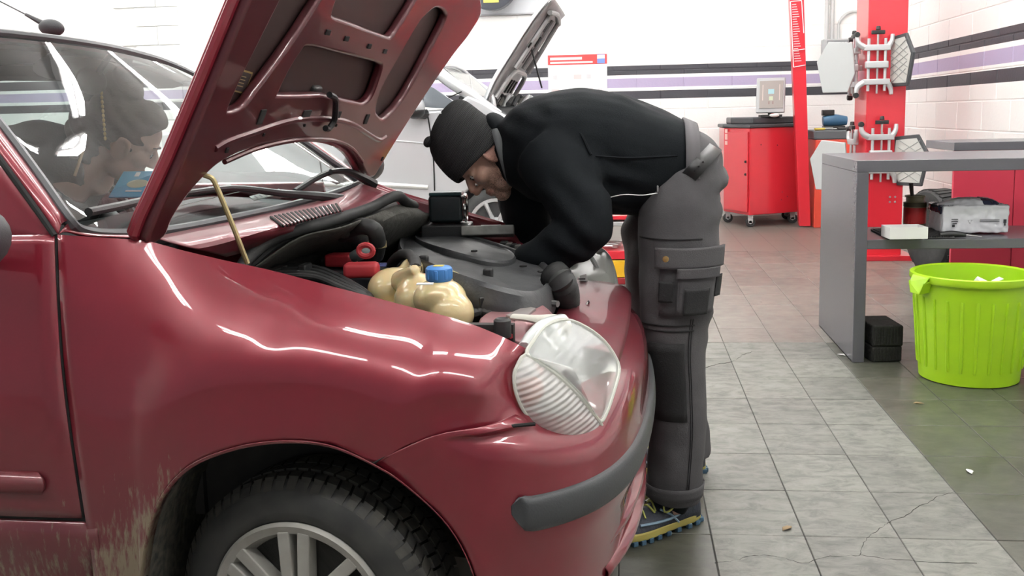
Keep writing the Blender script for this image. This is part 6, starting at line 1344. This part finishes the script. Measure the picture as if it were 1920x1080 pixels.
obj('body_shell', prismg([Vector((v.x, 1.4, v.z)) for v in outline2], (0, 0.25, 0)), SILV, sil, bev=0.05)
obj('cabin_core', boxg((lowP[3].x-0.2, 0.85, 0.65), (2.4, 1.2, 0.9)), mat('car_inner_dark', (0.05, 0.05, 0.055), 0.6), sil, smooth=False)
# upper cabin: roof, pillars, glass
roofp = [sl(420, 112), sl(560, 96), sl(680, 98), sl(770, 108), sl(822, 125)]
rows = []
for y_, s, dz_ in ((0.10, 1.0, -0.04), (0.25, 1.0, 0.02), (0.85, 1.0, 0.05), (1.45, 1.0, 0.02), (1.6, 1.0, -0.04)): rows.append([Vector((p.x, y_, p.z+dz_)) for p in roofp])
obj('roof', patchg(rows, 3, 3), SILV, sil, solid=0.03)
TINT = glass('tinted_glass', (0.35, 0.40, 0.42), 1.2)
GREYG = mat('quarter_glass', (0.16, 0.18, 0.20), 0.08, spec=0.8)
obj('a_pillar', tubeg([sl(812, 130, 0.09), sl(845, 155, 0.06), sl(884, 180, 0.05), sl(935, 214, 0.07)], [0.05, 0.05, 0.045, 0.03], 10, 3), SILV, sil)
obj('a_pillar', tubeg([sl(812, 130, 1.55), sl(845, 155, 1.57), sl(884, 180, 1.6)], 0.05, 10, 3), SILV, sil)
obj('windscreen', patchg([[sl(822, 125, y_), sl(852, 150, y_), sl(886, 178, y_)] for y_ in (0.12, 0.8, 1.5)], 3, 3), TINT, sil)
obj('windscreen_seal', tubeg([sl(820, 124, 0.12), sl(850, 148, 0.08), sl(880, 176, 0.08)], 0.012, 8, 3), BLK, sil)
obj('side_window', patchg([[sl(420, 135, .06), sl(560, 124, .06), sl(690, 122, .06), sl(782, 134, .06)], [sl(420, 215, .02), sl(560, 210, .02), sl(690, 204, .02), sl(786, 198, .02)]], 3, 3), TINT, sil)
obj('quarter_window', prismg([sl(x, y, -0.004) for x, y in ((800, 160), (812, 164), (852, 190), (857, 197), (852, 205), (796, 201), (794, 192))], (0, 0.02, 0)), GREYG, sil, smooth=False, bev=0.004)
obj('panel_gap', tubeg([sl(841, 183, -0.004), sl(866, 172, -0.004)], 0.005, 6, 1), GAP, sil)
obj('panel_gap', tubeg([sl(800, 205, -0.003), sl(806, 240, -0.003), sl(813, 300, -0.003), sl(816, 400, -0.003)], 0.006, 6, 3), GAP, sil)
obj('panel_gap', tubeg([sl(560, 225, -0.003), sl(600, 300, -0.003), sl(606, 410, -0.003)], 0.006, 6, 3), GAP, sil)
obj('body_crease', tubeg([sl(520, 262, 0.0), sl(640, 262, 0.0), sl(740, 264, 0.0), sl(815, 271, 0.0)], 0.008, 6, 3), SILV, sil)
obj('door_moulding', tubeg([sl(590, 345, 0.0), sl(700, 346, 0.0), sl(803, 351, 0.0)], [0.022, 0.024, 0.018], 10, 3, flat=1.0), mat('moulding_silver', (0.66, 0.67, 0.66), 0.35, 0.3, 0.6), sil)
mr = obj('door_mirror', ellg(sl(783, 200, -0.12), (0.085, 0.11, 0.085)), SILV, sil)
obj('mirror_foot', tubeg([sl(788, 212, -0.12), sl(797, 214, 0.0)], 0.04, 8, 1), BLK, mr)
obj('mirror_lower', ellg(sl(784, 209, -0.12), (0.08, 0.105, 0.06)), BLK, mr)
obj('door_handle', tubeg([sl(640, 252, -0.02), sl(668, 252, -0.03), sl(690, 253, -0.02)], 0.012, 8, 3), SILV, sil)
M3 = RX(PI/2)
wh2 = bpy.data.objects.new('front_wheel', None); COL.objects.link(wh2); wh2.parent = sil; wh2.location = (wc2.x, 0.02, 0.31)
obj('tyre', latheg([(0.21, -0.18), (0.28, -0.19), (0.31, -0.17), (0.31, -0.02), (0.28, 0.0), (0.23, 0.0), (0.215, -0.02)], 48, M3), RUB, wh2)
obj('wheel_rim', joing(latheg([(0.225, -0.03), (0.228, 0.004), (0.20, 0.0), (0.195, -0.03)], 40, M3), latheg([(0.075, -0.03), (0.07, 0.0), (0.03, 0.005)], 24, M3)), ALU, wh2)
obj('wheel_back', latheg([(0.21, -0.10), (0.02, -0.09)], 24, M3), GAP, wh2)
for k in range(7):
    a = 2*PI*k/7+0.2; d = Vector((math.cos(a), 0, math.sin(a)))
    obj('wheel_spoke', tubeg([d*0.05+Vector((0, 0.005, 0)), d*0.13+Vector((0, -0.006, 0)), d*0.205+Vector((0, 0.0, 0))], [0.036, 0.030, 0.036], 10, 3, flat=0.5), ALU, wh2)
for k in range(5):
    a = 2*PI*k/5; obj('wheel_nut', latheg([(0.012, 0), (0.012, 0.014)], 8, M3, (0.055*math.cos(a), -0.002, 0.055*math.sin(a))), BLK, wh2)
for px_, py_, nm in ((-2.5, 0.02, 'rear_wheel'), (-2.5, 1.63, 'rear_wheel'), (0, 1.63, 'front_wheel')):
    w = copy_tree(wh2, sil); w.name = nm; w.location = (wc2.x+px_, py_, 0.31); w.rotation_euler = (0, 0, PI if py_ > 1 else 0)
# raised bonnet
be = [(903, 196), (922, 150), (955, 96), (986, 47), (1010, 14), (1030, -8)]
bP = [atY(x, y, SY+0.12)-sil.location for x, y in be]
bnd = cr(bP, 4); rows = []
for y_, dd in ((0.0, -0.02), (0.05, 0.01), (0.35, 0.025), (0.68, 0.03), (1.0, 0.025), (1.3, 0.01), (1.36, -0.02)):
    rows.append([p+Vector((-dd*0.85, y_, dd*0.5)) for p in bnd])
bo2 = obj('bonnet', gridg(rows), SILV, sil, solid=0.008)
INNER = mat('bonnet_inner_grey', (0.32, 0.32, 0.32), 0.45, 0.3, vary=(12, 0.5, (0.20, 0.19, 0.19)))
rows = []
for y_, dd in ((0.04, 0.03), (0.10, 0.045), (0.68, 0.05), (1.26, 0.045), (1.32, 0.03)): rows.append([p+Vector((dd*0.85, y_, -dd*0.5)) for p in bnd])
fr2 = obj('bonnet_frame', gridg(rows), INNER, bo2, solid=0.01)
bd_ = (bP[-1]-bP[0]).normalized(); bnn = Vector((bd_.z, 0, -bd_.x))
Rb2 = Matrix((bd_, Vector((0, 1, 0)), bnn)).transposed()
bL = (bP[-1]-bP[0]).length
bpos = lambda s, y_: bP[0]+bd_*(bL*s)+Vector((0, y_, 0))+bnn*0.056+Vector((0, 0, -0.0))
for s, y_, a, b in ((.22, .25, .13, .07), (.22, .43, .13, .07), (.22, .61, .13, .07), (.22, .80, .12, .07), (.52, .35, .16, .10), (.66, .55, .10, .10), (.70, .85, .16, .06), (.50, .95, .20, .22), (.80, .45, .10, .12), (.42, .2, .06, .06), (.60, .18, .05, .05)):
    obj('bonnet_slot', boxg(bpos(s, y_), (a, b, 0.012), Rb2), GAP, fr2, bev=0.02)
for pts in ([(.1, .1), (.33, .2), (.36, .68), (.33, 1.15), (.1, 1.25)], [(.38, .15), (.6, .2), (.9, .25)], [(.38, 1.2), (.6, 1.15), (.9, 1.1)], [(.4, .7), (.62, .72), (.88, .7)], [(.9, .15), (.94, .7), (.9, 1.2)]):
    obj('pressed_ridge', tubeg([bpos(*q) for q in pts], 0.022, 8, 4), INNER, fr2)
obj('bonnet_stay', tubeg([at2(984, 50, SY+0.7), at2(1000, 105, SY+0.75), at2(1016, 165, SY+0.8)], 0.008, 6, 1), BLK, sil)
obj('stay_sleeve', tubeg([at2(986, 64, SY+0.68), at2(991, 82, SY+0.70)], 0.016, 8, 1), mat('mark_yellow', (0.75, 0.6, 0.1), 0.5), sil)
obj('bonnet_hinge', tubeg([at2(905, 198, SY+0.2), at2(914, 178, SY+0.2), at2(922, 180, SY+0.2), at2(928, 210, SY+0.2)], 0.022, 8, 3), ALU, sil)
# engine bits under the raised bonnet
for k in range(7):
    x = 934+k*9; obj('engine_hose', tubeg([at2(x-8, 196+k % 3*4, SY+0.35), at2(x+4, 178+(k*5 % 9), SY+0.5), at2(x+16, 192+(k*3 % 8), SY+0.45), at2(x+22, 210, SY+0.5)], 0.018+0.004*(k % 2), 8, 4), (BLK, MATT, ALU, RUB)[k % 4], sil)
obj('engine_cover', boxg(at2(965, 215, SY+0.75), (0.7, 0.9, 0.14)), BLK, sil, bev=0.03)
obj('scuttle', boxg(at2(902, 190, SY+0.8), (0.18, 1.3, 0.08)), BLK, sil, bev=0.02)
obj('front_bumper', boxg((lowP[-1].x+0.02, 0.82, 0.42), (0.22, 1.5, 0.45)), SILV, sil, bev=0.09)
obj('headlamp', ellg((lowP[-3].x-0.1, 0.12, lowP[-3].z-0.05), (0.16, 0.12, 0.09)), CLEAR, sil)
# ================================================================ SCRAPS ON THE FLOOR
LEAF = mat('dry_leaf', (0.28, 0.20, 0.11), 0.8)
for k, (x, y, lab) in enumerate(((1721, 757, 'small dry leaf on the dark tiles before the green bin'), (1475, 992, 'small curled dry leaf on the worn pale tiles'), (1818, 885, 'pale dry leaf scrap lying on the dark olive tiles'), (1578, 666, 'pale paper scrap on the tile beside the counter leg'))):
    q = atZ(x, y, 0.001); lf = obj('dry_leaf' if k < 3 else 'paper_scrap', gridg([[Vector((-0.02, 0, 0.002)), Vector((-0.008, 0.009, 0.006)), Vector((0.012, 0.008, 0.005)), Vector((0.024, 0, 0.002))], [Vector((-0.02, 0, 0.002)), Vector((-0.008, 0, 0.003)), Vector((0.012, 0, 0.002)), Vector((0.024, 0, 0.002))], [Vector((-0.02, 0, 0.002)), Vector((-0.008, -0.009, 0.007)), Vector((0.012, -0.008, 0.004)), Vector((0.024, 0, 0.002))]]), LEAF if k < 2 else PAPER, solid=0.001)
    lf.location = q; lf.rotation_euler = (0, 0, k*0.8); tag(lf, lab, 'leaf' if k < 3 else 'scrap')
